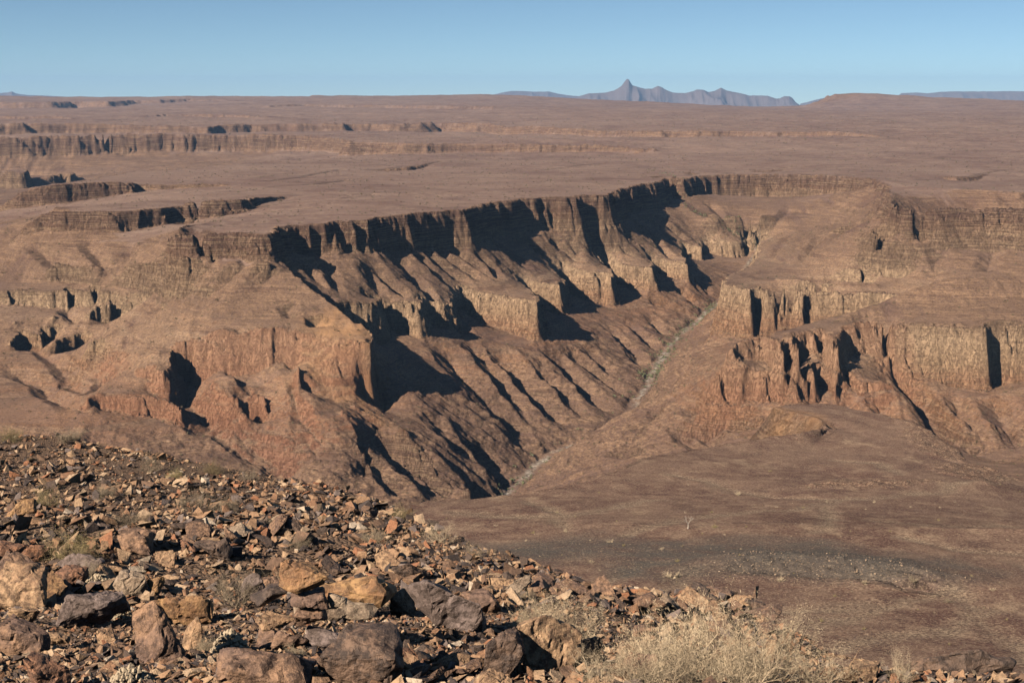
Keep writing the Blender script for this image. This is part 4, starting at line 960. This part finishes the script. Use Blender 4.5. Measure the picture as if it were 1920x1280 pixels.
# the rubble: thousands of broken stones; those that show largest are things
cnt = 46000
rs = np.random.RandomState(5)
ua = rs.uniform(-0.40, 0.40, cnt * 2)
dd_ = np.exp(rs.uniform(math.log(4.8), math.log(49), cnt * 2))
keep = rs.rand(cnt * 2) < np.clip(dd_ / 34.0, 0.10, 1) ** 0.75      # area density falls only slowly with distance
ua = ua[keep][:cnt]; dd_ = dd_[keep][:cnt]
bx, by = dd_ * np.sin(ua), dd_ * np.cos(ua)
size = 0.050 * np.exp(rs.randn(len(bx)) * 0.58) + 0.03
size *= 1 + 1.0 * (dd_ / 45.0)
big = rs.rand(len(bx)) < 0.035
size[big] *= rs.uniform(1.6, 2.8, big.sum())
size = np.clip(size, 0.03, 0.36)
size = np.where(dd_ < 13, np.minimum(size, 0.055 + 0.010 * dd_), size)
size = np.where(ua > 0.19, np.minimum(size, 0.075), size)
# patches of larger and smaller stones
pn = fbm(bx / 2.6, by / 2.6, 2, 131)
size *= np.clip(1 + 0.9 * pn, 0.45, 1.8)
cd = np.interp(ua, [ray(p[0], p[1])[0] for p in CREST], [p[2] for p in CREST])
ok = (dd_ < cd * 1.12)
hx = np.array(HERO)
for X, Y, Rr in HERO:
    ok &= ~((np.hypot(bx - X, by - Y) < Rr * 0.95) & (size > 0.09))
bx, by, dd_, size, ua = bx[ok], by[ok], dd_[ok], size[ok], ua[ok]
bz = ground_z(bx, by)
score = size / dd_ * (np.abs(ua) < 0.36) * (dd_ > 5.6) * (dd_ < cd[ok] * 0.99)
order = np.argsort(-score)
NIND = 245
ind = order[:NIND]; rest = order[NIND:]
r = random.Random(3)
WORDS = {'tan': 'tan', 'ochre': 'orange-tan', 'brown': 'brown', 'dark': 'dark brown', 'grey': 'greyish', 'red': 'reddish', 'pale': 'pale'}
tones = rs.rand(len(bx))
def mat_of(i):
    q = (tones[i] * 0.55 + 0.45 * (0.5 + 0.5 * math.sin(bx[i] * 0.9 + 1.3 * by[i]))) + r.uniform(-0.2, 0.2)
    return r.choices(['tan', 'ochre', 'brown', 'dark', 'grey', 'red', 'pale'], [18, 3, 38, 20, 8, 9, 4])[0]
for i in ind:
    mt = mat_of(i)
    o = bpy.data.objects.new('rock', rock_mesh(r.randrange(len(FINE)), mt)); COL.objects.link(o)
    s_ = size[i] * 1.15
    o.scale = (s_ * r.uniform(0.85, 1.2), s_ * r.uniform(0.8, 1.1), s_ * r.uniform(0.5, 0.9))
    o.location = (bx[i], by[i], bz[i] + s_ * 0.14); o.rotation_euler = rot_rand(r, 0.42)
    tag(o, 'angular %s rock lying in the rubble of the near slope' % WORDS[mt], 'rock', 'rocks strewn over the near slope')
# the rest in one mesh
def rubble(idx, name, seed, mats, variants=40, flatness=None):
    rr_ = random.Random(seed)
    VV, FF, LV = [], [], []
    for k in range(variants):
        ax = [(1, .72, .40), (1, .62, .22), (1, .85, .5), (1, .5, .25), (1, .8, .16)][k % 5]
        bm = hull_rock(rr_, ax, rr_.randint(8, 11)); bmesh.ops.triangulate(bm, faces=bm.faces)
        bm.verts.index_update()
        VV.append(np.array([v.co[:] for v in bm.verts])); FF.append(np.array([[v.index for v in f.verts] for f in bm.faces])); bm.free()
    rs_ = np.random.RandomState(seed)
    pv, pf, pt_ = [], [], []; base = 0
    var = rs_.randint(0, variants, len(idx))
    for k in range(variants):
        sel = idx[var == k]
        if len(sel) == 0: continue
        n = len(sel); a, e, c_ = rs_.randn(n) * 0.5, rs_.randn(n) * 0.5, rs_.uniform(0, 6.28, n)
        ca, sa, ce, se, cc, sc = np.cos(a), np.sin(a), np.cos(e), np.sin(e), np.cos(c_), np.sin(c_)
        Rx = np.zeros((n, 3, 3)); Rx[:, 0, 0] = 1; Rx[:, 1, 1] = ca; Rx[:, 1, 2] = -sa; Rx[:, 2, 1] = sa; Rx[:, 2, 2] = ca
        Ry = np.zeros((n, 3, 3)); Ry[:, 1, 1] = 1; Ry[:, 0, 0] = ce; Ry[:, 0, 2] = se; Ry[:, 2, 0] = -se; Ry[:, 2, 2] = ce
        Rz = np.zeros((n, 3, 3)); Rz[:, 2, 2] = 1; Rz[:, 0, 0] = cc; Rz[:, 0, 1] = -sc; Rz[:, 1, 0] = sc; Rz[:, 1, 1] = cc
        Rm = Rz @ Ry @ Rx
        s_ = size[sel][:, None, None]
        V = (VV[k][None] * s_) @ Rm.transpose(0, 2, 1)
        V = V + np.stack([bx[sel], by[sel], bz[sel] + size[sel] * 0.17], -1)[:, None, :]
        pv.append(V.reshape(-1, 3)); nv_ = len(VV[k])
        pf.append((FF[k][None] + (np.arange(n) * nv_)[:, None, None]).reshape(-1, 3) + base)
        pt_.append(np.repeat(rs_.rand(n), nv_)); base += n * nv_
    me = raw_mesh(name, np.vstack(pv), np.vstack(pf))
    fattr(me, 'tone', np.concatenate(pt_))
    return me
b = NB('broken stones')
g = b.n('NewGeometry'); p_ = g.outputs['Position']; tn = b.attr('tone')
c = b.ramp(tn, [(0.0, (0.34, 0.205, 0.120)), (0.16, (0.20, 0.122, 0.080)), (0.30, (0.42, 0.275, 0.165)), (0.42, (0.105, 0.074, 0.058)), (0.54, (0.29, 0.160, 0.092)), (0.66, (0.19, 0.145, 0.125)), (0.74, (0.46, 0.320, 0.205)), (0.83, (0.34, 0.155, 0.082)), (0.89, (0.065, 0.050, 0.045)), (0.97, (0.52, 0.41, 0.30))], 'CONSTANT')
n2 = b.noise(p_, 16.0, 5, 0.75)
c = b.mix(b.ramp(n2, [(0.42, 0.0), (0.64, 0.75)]), c, b.mix(0.65, c, (0.04, 0.03, 0.026)))
c = b.mix(b.ramp(n2, [(0.30, 0.3), (0.40, 0.0)]), c, (0.42, 0.30, 0.20))
rub_m = b.finish(c, 0.85, n2, 0.8, 0.04, 0.2)
o = link('rubble', rubble(rest, 'rubble', 77, None), rub_m)
tag(o, 'broken brown stones covering the near slope', kind='stuff')
# gravel between the stones close by
n_g = 16000
ug = rs.uniform(-0.40, 0.40, n_g); dg = np.exp(rs.uniform(math.log(4.8), math.log(22), n_g))
bx, by = dg * np.sin(ug), dg * np.cos(ug)
cdg = np.interp(ug, [ray(p[0], p[1])[0] for p in CREST], [p[2] for p in CREST]); okg = dg < cdg
bx, by, dg = bx[okg], by[okg], dg[okg]; bz = ground_z(bx, by); size = rs.uniform(0.018, 0.05, len(bx)) * (0.8 + dg / 18)
o = link('gravel', rubble(np.arange(len(bx)), 'gravel', 79, None, 20), rub_m)
tag(o, 'small gravel between the stones of the near slope', kind='stuff')
# ------------------------------------------------------------------ shrubs
def twig_mesh(r, n_main, height, spread, levels=3, thick=0.006, curl=0.35, droop=0.0, spiky=0.0):
    """a dry bush: branching stems as three-sided tapering rods; returns stem and leaf arrays"""
    V, Fc, LV, LF = [], [], [], []
    def seg(a, b, ra, rb):
        d = (b - a)
        if d.length < 1e-5: return
        q = d.to_track_quat('Z', 'Y'); k = len(V)
        for (p, rad) in ((a, ra), (b, rb)):
            for t in range(3):
                an = t * 2.0944
                V.append(p + q @ Vector((math.cos(an) * rad, math.sin(an) * rad, 0)))
        for t in range(3):
            u_ = (t + 1) % 3
            Fc.append((k + t, k + u_, k + 3 + u_)); Fc.append((k + t, k + 3 + u_, k + 3 + t))
    def leaf(p, s_):
        k = len(LV); a = Vector((r.gauss(0, 1), r.gauss(0, 1), r.gauss(0, 1))).normalized(); b_ = a.orthogonal().normalized()
        LV.extend([p, p + a * s_ + b_ * s_ * 0.16, p + a * s_ * 2.6, p + a * s_ - b_ * s_ * 0.16]); LF.append((k, k + 1, k + 2, k + 3))
    def grow(p, d, L, rad, lev):
        steps = 3 if lev < levels else 2
        for i in range(steps):
            d = (d + Vector((r.gauss(0, curl), r.gauss(0, curl), r.gauss(0.10 - droop, curl * 0.7)))).normalized()
            q = p + d * (L / steps)
            if q.z < 0.01: q.z = 0.01 + r.random() * 0.02
            seg(p, q, rad, rad * 0.72); p = q; rad *= 0.72
            if lev < levels:
                for _ in range(2 if lev == 0 else r.choice((1, 2))):
                    nd = (d + Vector((r.gauss(0, 0.75), r.gauss(0, 0.75), r.gauss(0.15, 0.5)))).normalized()
                    grow(p, nd, L * r.uniform(0.42, 0.68), rad * 0.75, lev + 1)
            else:
                for _ in range(r.choice((0, 1, 2))): leaf(p + Vector((r.gauss(0, 0.006), r.gauss(0, 0.006), r.gauss(0, 0.006))), r.uniform(0.006, 0.013))
    for _ in range(n_main):
        a = r.uniform(0, 6.283); e = r.uniform(0.12, 1.25) if not spiky else r.uniform(0.9, 1.5)
        d = Vector((math.cos(a) * math.cos(e) * spread, math.sin(a) * math.cos(e) * spread, math.sin(e))).normalized()
        p = Vector((math.cos(a) * 0.03, math.sin(a) * 0.03, 0.0))
        grow(p, d, height * r.uniform(0.55, 1.0) * (0.85 if not spiky else 1.1), thick, 0)
    return V, Fc, LV, LF
def veg_mat(name, c1, c2, c3, trans=0.0):
    b = NB(name); g = b.n('NewGeometry'); n1 = b.noise(g.outputs['Position'], 5.0, 3, 0.6); n2 = b.noise(g.outputs['Position'], 60.0, 2, 0.6)
    c = b.mix(b.ramp(n1, [(0.38, 0.0), (0.62, 1.0)]), c1, c2); c = b.mix(b.ramp(n2, [(0.5, 0.0), (0.7, 0.6)]), c, c3)
    return b.finish(c, 0.9, None, spec=0.1)
VM = {
 'straw': (veg_mat('dry straw twigs', (0.47, 0.37, 0.25), (0.36, 0.27, 0.18), (0.19, 0.14, 0.09)), veg_mat('dry straw leaves', (0.54, 0.43, 0.29), (0.43, 0.33, 0.21), (0.25, 0.18, 0.11))),
 'grey': (veg_mat('grey twigs', (0.30, 0.235, 0.165), (0.23, 0.175, 0.125), (0.13, 0.095, 0.07)), veg_mat('grey leaves', (0.32, 0.25, 0.17), (0.25, 0.20, 0.13), (0.15, 0.11, 0.075))),
 'olive': (veg_mat('olive twigs', (0.27, 0.205, 0.12), (0.21, 0.16, 0.095), (0.12, 0.09, 0.055)), veg_mat('olive leaves', (0.28, 0.225, 0.105), (0.33, 0.265, 0.125), (0.15, 0.125, 0.06))),
}
def mesh_of(name, V, F_, mat):
    me = raw_mesh(name, np.array([v[:] for v in V]), np.array(F_)); me.materials.append(mat); return me
r = random.Random(23)
VARS = {}
SPECS = {'dense': dict(n_main=24, height=0.52, spread=1.15, thick=0.0105, curl=0.30), 'loose': dict(n_main=12, height=0.62, spread=1.0, thick=0.0105, curl=0.26), 'spiky': dict(n_main=13, height=0.85, spread=0.5, thick=0.0085, curl=0.14, spiky=1.0), 'low': dict(n_main=20, height=0.40, spread=1.5, thick=0.0085, curl=0.34)}
for kind, sp in SPECS.items():
    VARS[kind] = [twig_mesh(r, **sp) for _ in range(3 if kind in ('dense', 'low') else 2)]
VMESH = {}
def bush_mesh(kind, k, tone):
    if (kind, k, tone) not in VMESH:
        V, F_, LV, LF = VARS[kind][k]
        VMESH[(kind, k, tone)] = (mesh_of('twigs', V, F_, VM[tone][0]), mesh_of('leaves', LV, LF, VM[tone][1]))
    return VMESH[(kind, k, tone)]
def shrub(x, yb, w, h, kind, tone, label, group=None, k=0, turn=None, dd=0.0):
    hit = F.hit(x, yb, 3.0) or PD(x, yb, 9)
    d = math.hypot(hit[0], hit[1]) + dd; u, t = ray(x, yb); X, Y = d * math.sin(u), d * math.cos(u)
    W = w * d / FPX; H = h * d / FPX
    root = bpy.data.objects.new('dry_shrub', None); COL.objects.link(root)
    root.empty_display_size = 0.1
    root.location = (X, Y, float(ground_z(X, Y)) - 0.02); root.rotation_euler = (0, 0, r.uniform(0, 6.28) if turn is None else turn)
    a, b_ = bush_mesh(kind, k % len(VARS[kind]), tone)
    co = np.array([v[:] for v in VARS[kind][k % len(VARS[kind])][0]]); ext = np.percentile(np.hypot(co[:, 0], co[:, 1]), 97) * 2; hh = np.percentile(co[:, 2], 99)
    root.scale = (W / ext, W / ext, H / hh)
    for nm, me in (('twigs', a), ('foliage', b_)):
        o = bpy.data.objects.new(nm, me); COL.objects.link(o); o.parent = root
    tag(root, label, 'shrub', group)
shrub(1058, 1222, 190, 132, 'dense', 'straw', 'round straw-coloured bush left of the big bushes, above the tan boulder', k=0)
shrub(1010, 1195, 110, 70, 'dense', 'straw', 'smaller straw bush leaning on the left of the round one', k=1)
shrub(1300, 1300, 300, 170, 'dense', 'straw', 'wide dry bush in the middle of the bottom right clump', k=2)
shrub(1200, 1320, 200, 130, 'loose', 'straw', 'loose pale bush at the left side of the bottom right clump', k=0)
shrub(1420, 1312, 260, 175, 'loose', 'straw', 'tangled pale bush at the right of the bottom right clump', k=1)
shrub(1385, 1330, 240, 130, 'dense', 'straw', 'dense dry bush at the foot of the bottom right clump', k=1)
shrub(1530, 1318, 160, 105, 'loose', 'straw', 'small loose bush at the right end of the bottom right clump', k=0)
shrub(1475, 1290, 90, 160, 'spiky', 'straw', 'tall upright spiky bush sticking out of the clump', k=0)
shrub(1330, 1225, 120, 85, 'spiky', 'straw', 'upright thin bush in front of the outcrop', k=1)
shrub(1235, 1250, 150, 90, 'dense', 'straw', 'bush with dark gaps behind the bottom right clump', k=0)
shrub(1120, 1320, 150, 90, 'loose', 'straw', 'sparse twiggy bush beside the large tan boulder', k=1)
shrub(1690, 1312, 76, 90, 'loose', 'straw', 'thin dry bush standing before the long layered slab', k=0)
shrub(1240, 1335, 200, 90, 'low', 'straw', 'low bush at the bottom edge under the clump', k=0)
shrub(440, 1135, 120, 90, 'loose', 'grey', 'grey twiggy bush behind the cairn', k=0)
shrub(520, 1090, 70, 36, 'spiky', 'straw', 'dry grass tuft behind the top of the cairn', k=0)
shrub(130, 1052, 120, 66, 'dense', 'olive', 'yellow-green bush on the left slope', k=0)
shrub(165, 1075, 66, 36, 'low', 'grey', 'pale grey bush beside the yellow-green one', k=1)
shrub(95, 950, 90, 44, 'loose', 'olive', 'faint olive bush high on the left slope', k=1)
shrub(360, 958, 90, 50, 'loose', 'grey', 'bare grey bush in the middle of the slope', k=0)
shrub(425, 965, 74, 40, 'dense', 'grey', 'round grey bush right of the bare grey one', k=2)
shrub(200, 935, 56, 30, 'low', 'grey', 'small grey bush in the upper left rubble', k=0)
shrub(280, 885, 60, 36, 'loose', 'grey', 'bare twiggy bush near the left crest', k=1)
shrub(370, 862, 74, 42, 'dense', 'straw', 'pale bush standing on the left crest', k=1)
shrub(400, 888, 50, 30, 'dense', 'olive', 'yellowish bush just below the left crest', k=2)
shrub(325, 900, 44, 26, 'low', 'olive', 'low yellow-green bush below the left crest', k=1)
shrub(470, 905, 50, 26, 'loose', 'grey', 'small bare bush on the crest above the dark slope', k=0)
shrub(750, 975, 60, 38, 'dense', 'olive', 'yellowish bush on the crest in front of the terrace', k=0)
shrub(700, 1022, 84, 36, 'low', 'straw', 'low spreading straw bush below the crest', k=2)
shrub(830, 1022, 90, 42, 'loose', 'straw', 'spreading bare bush at the crest against the dark gravel', k=1)
shrub(890, 1050, 70, 34, 'loose', 'grey', 'bare twigs on the crest right of the spreading bush', k=0)
shrub(1080, 1082, 84, 60, 'loose', 'straw', 'bare upright bush on the crest in the middle', k=1)
shrub(560, 1030, 60, 26, 'low', 'grey', 'flat grey bush in the middle of the rubble', k=1)
shrub(240, 985, 60, 28, 'low', 'grey', 'grey cushion bush in the left rubble', k=2)
shrub(500, 985, 60, 24, 'loose', 'grey', 'thin grey bush between dark stones', k=0)
shrub(20, 830, 50, 30, 'dense', 'olive', 'olive bush on the crest at the left edge', k=0)
shrub(130, 828, 60, 22, 'low', 'grey', 'grey bush on the crest near the left edge', k=1)
shrub(540, 885, 60, 26, 'low', 'straw', 'straw bush on the crest left of the slope of the spur', k=0)
shrub(980, 1128, 60, 26, 'low', 'grey', 'small dark-gapped bush left of the round straw bush', k=2)
shrub(40, 1080, 60, 40, 'spiky', 'straw', 'dry grass stalks at the left edge', k=1)
shrub(720, 1140, 60, 34, 'spiky', 'straw', 'dry grass behind the long orange slab', k=0)
# pale lichen-like cushion plants between the near rocks
def cushion(x, yb, w, h, label, seed):
    hit = F.hit(x, yb, 3.0); d = math.hypot(hit[0], hit[1]); W = w * d / FPX; H = h * d / FPX
    q = random.Random(seed); V, Fc = [], []
    for _ in range(260):
        a = q.uniform(0, 6.28); rr_ = math.sqrt(q.random()); zz = (1 - rr_ * rr_) * q.uniform(0.5, 1)
        c_ = Vector((math.cos(a) * rr_ * W * 0.5, math.sin(a) * rr_ * W * 0.5, zz * H)); s_ = q.uniform(0.05, 0.09) * W
        k = len(V)
        for dv in ((1, 0, 0), (-1, 0, 0), (0, 1, 0), (0, -1, 0), (0, 0, 1), (0, 0, -1)):
            V.append(c_ + Vector(dv) * s_ * q.uniform(0.5, 1.2))
        for f in ((0, 2, 4), (2, 1, 4), (1, 3, 4), (3, 0, 4), (2, 0, 5), (1, 2, 5), (3, 1, 5), (0, 3, 5)): Fc.append(tuple(k + i for i in f))
    o = link('cushion_plant', raw_mesh('cushion_plant', np.array([v[:] for v in V]), np.array(Fc)), CUSH)
    o.location = (hit[0], hit[1], float(ground_z(hit[0], hit[1]))); tag(o, label, 'cushion plant')
CUSH = veg_mat('pale cushion', (0.40, 0.32, 0.22), (0.32, 0.25, 0.17), (0.19, 0.14, 0.095))
cushion(432, 1246, 84, 56, 'pale crumbly cushion plant left of the cairn', 1)
cushion(245, 1290, 90, 40, 'pale cushion plant at the foot of the leaning slab', 2)
cushion(232, 1172, 38, 34, 'small pale cushion plant beside the dark grey boulder', 3)
cushion(75, 1100, 34, 18, 'tiny pale cushion plant near the left boulder', 4)
cushion(185, 1098, 60, 26, 'pale cushion plant behind the dark grey boulder', 5)

# ------------------------------------------------------------------ the terrace: bare tree and small desert bushes
def terr_hit(x, y, dmin=220):
    return T.hit(x, y, dmin)
TZ_vv = vv; TZ = Z
def tz(x, y):
    uu_ = (math.atan2(x, y) - u[0]) / 0.00088; v_ = math.log(math.hypot(x, y))
    i = int(min(max(uu_, 0), len(u) - 2)); j = int(np.searchsorted(vv, v_)) - 1; j = max(0, min(j, len(vv) - 2))
    a = uu_ - i; b_ = (v_ - vv[j]) / (vv[j + 1] - vv[j])
    return float((Z[i, j] * (1 - a) + Z[i + 1, j] * a) * (1 - b_) + (Z[i, j + 1] * (1 - a) + Z[i + 1, j + 1] * a) * b_)
h0 = terr_hit(1290, 992)
tree = bpy.data.objects.new('bare_tree', None); COL.objects.link(tree)
tree.location = (h0[0], h0[1], tz(h0[0], h0[1]))
q = random.Random(4)
V, Fc = [], []
def rod(V, Fc, a, b_, ra, rb, n=7):
    dq = (b_ - a).to_track_quat('Z', 'Y'); k = len(V)
    for (p, rad) in ((a, ra), (b_, rb)):
        for t in range(n): V.append(p + dq @ Vector((math.cos(t * 6.283 / n) * rad, math.sin(t * 6.283 / n) * rad, 0)))
    for t in range(n):
        Fc.append((k + t, k + (t + 1) % n, k + n + (t + 1) % n)); Fc.append((k + t, k + n + (t + 1) % n, k + n + t))
rod(V, Fc, Vector((0, 0, -0.3)), Vector((0.1, 0, 1.0)), 0.34, 0.26); rod(V, Fc, Vector((0.1, 0, 1.0)), Vector((0.0, 0, 2.0)), 0.26, 0.2)
bark = veg_mat('pale bark', (0.36, 0.31, 0.26), (0.30, 0.25, 0.20), (0.20, 0.16, 0.13))
tr = link('trunk', mesh_of('trunk', V, Fc, bark)); tr.parent = tree
V, Fc = [], []
def limb(p, d, L, rad, lev):
    for i in range(2):
        d = (d + Vector((q.gauss(0, 0.22), q.gauss(0, 0.22), q.gauss(0.05, 0.12)))).normalized(); e = p + d * L / 2
        rod(V, Fc, p, e, rad, rad * 0.75, 5); p = e; rad *= 0.75
    if lev < 4:
        for _ in range(q.choice((2, 3))): limb(p, (d + Vector((q.gauss(0, 0.6), q.gauss(0, 0.6), q.gauss(0.1, 0.35)))).normalized(), L * 0.72, rad * 0.8, lev + 1)
for a in (0.3, 2.2, 4.0, 5.2): limb(Vector((0, 0, 1.9)), Vector((math.cos(a) * 0.6, math.sin(a) * 0.6, 0.9)).normalized(), 1.25, 0.15, 0)
cr = link('crown', mesh_of('crown', V, Fc, bark)); cr.parent = tree
# stones lying on the terrace and on its dark mound
tag(tree, 'small pale leafless tree standing alone on the terrace', 'tree')
small = []
for k in range(5):
    V, F_, LV, LF = twig_mesh(r, 12, 0.5, 1.2, levels=2, thick=0.02, curl=0.3)
    me = mesh_of('desert_bush', V, F_, VM[('olive', 'straw', 'grey', 'olive', 'straw')[k]][1]); small.append(me)
BU = [(1262, 1082, 34, 'straw'), (1465, 1090, 22, 'straw'), (1715, 1098, 26, 'grey'), (1780, 1125, 20, 'grey'), (1620, 1096, 18, 'straw'), (1540, 1160, 12, 'dark'), (1620, 1178, 10, 'dark'), (1340, 992, 14, 'dark'), (1385, 926, 16, 'straw'), (1335, 962, 9, 'dark'), (1060, 998, 14, 'straw'), (1145, 1016, 16, 'straw'), (1170, 1022, 10, 'dark'), (1240, 1028, 12, 'straw'), (1000, 1000, 10, 'dark'), (930, 985, 9, 'straw'), (1270, 1052, 12, 'dark'), (1640, 942, 9, 'straw'), (1760, 975, 8, 'dark'), (1860, 1105, 14, 'straw'), (1565, 1115, 9, 'dark'), (1110, 1052, 14, 'straw'), (1340, 1105, 10, 'dark')]
q = random.Random(9)
for _ in range(120):
    x = q.uniform(820, 1915); y = q.uniform(880, 1235)
    BU.append((x, y, q.uniform(3.0, 7.5), q.choice(('dark', 'straw', 'grey'))))
BLAB = {'straw': 'small straw-coloured bush dotted on the terrace', 'dark': 'small dark bush dotted on the terrace', 'grey': 'small greyish bush dotted on the terrace'}
for x, y, w, kd in BU:
    hh = terr_hit(x, y)
    if hh is None or math.hypot(hh[0], hh[1]) > 1000: continue
    d = math.hypot(hh[0], hh[1]); W = w * d / FPX
    o = bpy.data.objects.new('desert_bush', small[{'straw': q.choice((1, 4)), 'dark': q.choice((0, 3)), 'grey': 2}[kd]]); COL.objects.link(o)
    s_ = W / 0.85; o.scale = (s_, s_, s_ * 0.9); o.rotation_euler = (0, 0, q.uniform(0, 6.28)); o.location = (hh[0], hh[1], tz(hh[0], hh[1]) - 0.05)
    tag(o, BLAB[kd], 'bush', 'bushes dotted on the terrace')
# scrub: uncountable tufts on the slopes and the plateau, and the green line of bushes along the river bed
def tufts(name, pts, mat, label, seed):
    rs_ = np.random.RandomState(seed); n = len(pts); m = 14
    P3 = np.array([(x, y, z) for x, y, z, s_ in pts]); S_ = np.array([s_ for *_, s_ in pts])
    # leaf clumps: small random triangles spread through a low dome
    a = rs_.uniform(0, 6.283, (n, m)); rr_ = np.sqrt(rs_.rand(n, m)); zz = rs_.rand(n, m) * (1.1 - rr_ * rr_)
    c_ = np.stack([np.cos(a) * rr_ * 0.5, np.sin(a) * rr_ * 0.5, zz * 0.55], -1)
    t = rs_.randn(n, m, 3, 3) * 0.17
    V = (c_[:, :, None, :] + t) * S_[:, None, None, None] + P3[:, None, None, :]
    F_ = np.arange(n * m * 3).reshape(-1, 3)
    o = link(name, raw_mesh(name, V.reshape(-1, 3), F_), mat); tag(o, label, kind='stuff')
scr = veg_mat('dark scrub', (0.10, 0.085, 0.05), (0.13, 0.11, 0.06), (0.06, 0.05, 0.03))
grn = veg_mat('green river bushes', (0.12, 0.14, 0.07), (0.17, 0.17, 0.09), (0.07, 0.08, 0.04))
rs_ = np.random.RandomState(31); pts = []
for _ in range(9000):
    un = rs_.uniform(-0.37, 0.37); d = math.exp(rs_.uniform(math.log(1100), math.log(8500)))
    x, y = d * math.sin(un), d * math.cos(un)
    zc = tz(x, y); zx = abs(tz(x + 4, y) - zc) + abs(tz(x, y + 4) - zc)
    if zx > 6: continue
    pts.append((x, y, zc, rs_.uniform(1.2, 3.4) * (0.8 + d / 5200)))
tufts('scrub', pts, scr, 'dark dots of scrub scattered over slopes and plateau', 5)
pts = []
RR = [P(950, 925, -508), P(985, 890, -503), P(1215, 720, -460), P(1228, 690, -448), P(1255, 650, -436), P(1290, 615, -426), P(1330, 582, -415), P(1350, 568, -408)]
for k in range(len(RR) - 1):
    for _ in range(60 if k > 1 else 26):
        f = rs_.rand(); x = RR[k][0] + (RR[k + 1][0] - RR[k][0]) * f + rs_.randn() * 13; y = RR[k][1] + (RR[k + 1][1] - RR[k][1]) * f + rs_.randn() * 10
        pts.append((x, y, tz(x, y), rs_.uniform(2.5, 6.5)))
for a_, b_, n_ in (((1300, 398, -268), (1385, 440, -312), 120), ((1385, 440, -312), (1424, 458, -335), 50), ((1240, 372, -262), (1290, 395, -266), 40)):
    A_, B_ = P(*a_), P(*b_)
    for _ in range(n_):
        f = rs_.rand(); x = A_[0] + (B_[0] - A_[0]) * f + rs_.randn() * 9; y = A_[1] + (B_[1] - A_[1]) * f + rs_.randn() * 12
        pts.append((x, y, tz(x, y), rs_.uniform(2.5, 6)))
tufts('river_bushes', pts, grn, 'green bushes lining the dry river bed', 6)
# loose stones of the terrace, far too many to count
rs_ = np.random.RandomState(41); nb = 34000
ub = rs_.uniform(-0.10, 0.37, nb); db = np.exp(rs_.uniform(math.log(300), math.log(900), nb))
sx_, sy_ = db * np.sin(ub), db * np.cos(ub)
cl = fbm(sx_ / 26, sy_ / 26, 4, 141, 0.6)
mi = np.clip(((ub - u[0]) / 0.00088).astype(int), 0, len(u) - 1); mj = np.clip(np.searchsorted(vv, np.log(db)), 0, len(vv) - 1)
dm = dark[mi, mj]; mm_ = mound[mi, mj]; tm = Z[mi, mj] + 0.0
keep = (rs_.rand(nb) < np.clip(0.12 + 1.6 * cl + 0.5 * dm + 0.9 * mm_ + 0.9 * wash[mi, mj] + 0.9 * rub[mi, mj], 0, 1)) & (slope[mi, mj] < 0.9)
bx, by, bz = sx_[keep], sy_[keep], tm[keep]
size = rs_.uniform(0.2, 0.42, len(bx)) * (0.7 + db[keep] / 900) * (1 + 0.8 * mm_[keep])
b = NB('terrace stones'); tn = b.attr('tone')
c = b.ramp(tn, [(0.0, (0.28, 0.20, 0.135)), (0.25, (0.22, 0.155, 0.105)), (0.45, (0.16, 0.115, 0.085)), (0.65, (0.095, 0.075, 0.06)), (0.97, (0.36, 0.28, 0.20))], 'CONSTANT')
o = link('terrace_stones', rubble(np.arange(len(bx)), 'terrace_stones', 83, None, 16), b.finish(c, 0.9))
tag(o, 'pale and dark stones strewn in patches over the terrace', kind='stuff')
# ------------------------------------------------------------------ haze
def haze():
    V = [(x, y, z) for x in (-42000, 42000) for y in (-3000, 62000) for z in (-2200, 620)]
    F_ = [(0, 1, 3, 2), (4, 6, 7, 5), (0, 4, 5, 1), (2, 3, 7, 6), (0, 2, 6, 4), (1, 5, 7, 3)]
    me = raw_mesh('haze', V, F_)
    m = bpy.data.materials.new('haze'); m.use_nodes = True
    t = m.node_tree; t.nodes.clear()
    v = t.nodes.new('ShaderNodeVolumePrincipled'); v.inputs['Color'].default_value = (0.38, 0.62, 1.0, 1)
    v.inputs['Density'].default_value = 1.4e-5; v.inputs['Anisotropy'].default_value = 0.0
    o = t.nodes.new('ShaderNodeOutputMaterial'); t.links.new(v.outputs[0], o.inputs['Volume'])
    h = link('haze', me, m)
    tag(h, 'thin blue haze filling the air to the horizon', kind='stuff')
haze()
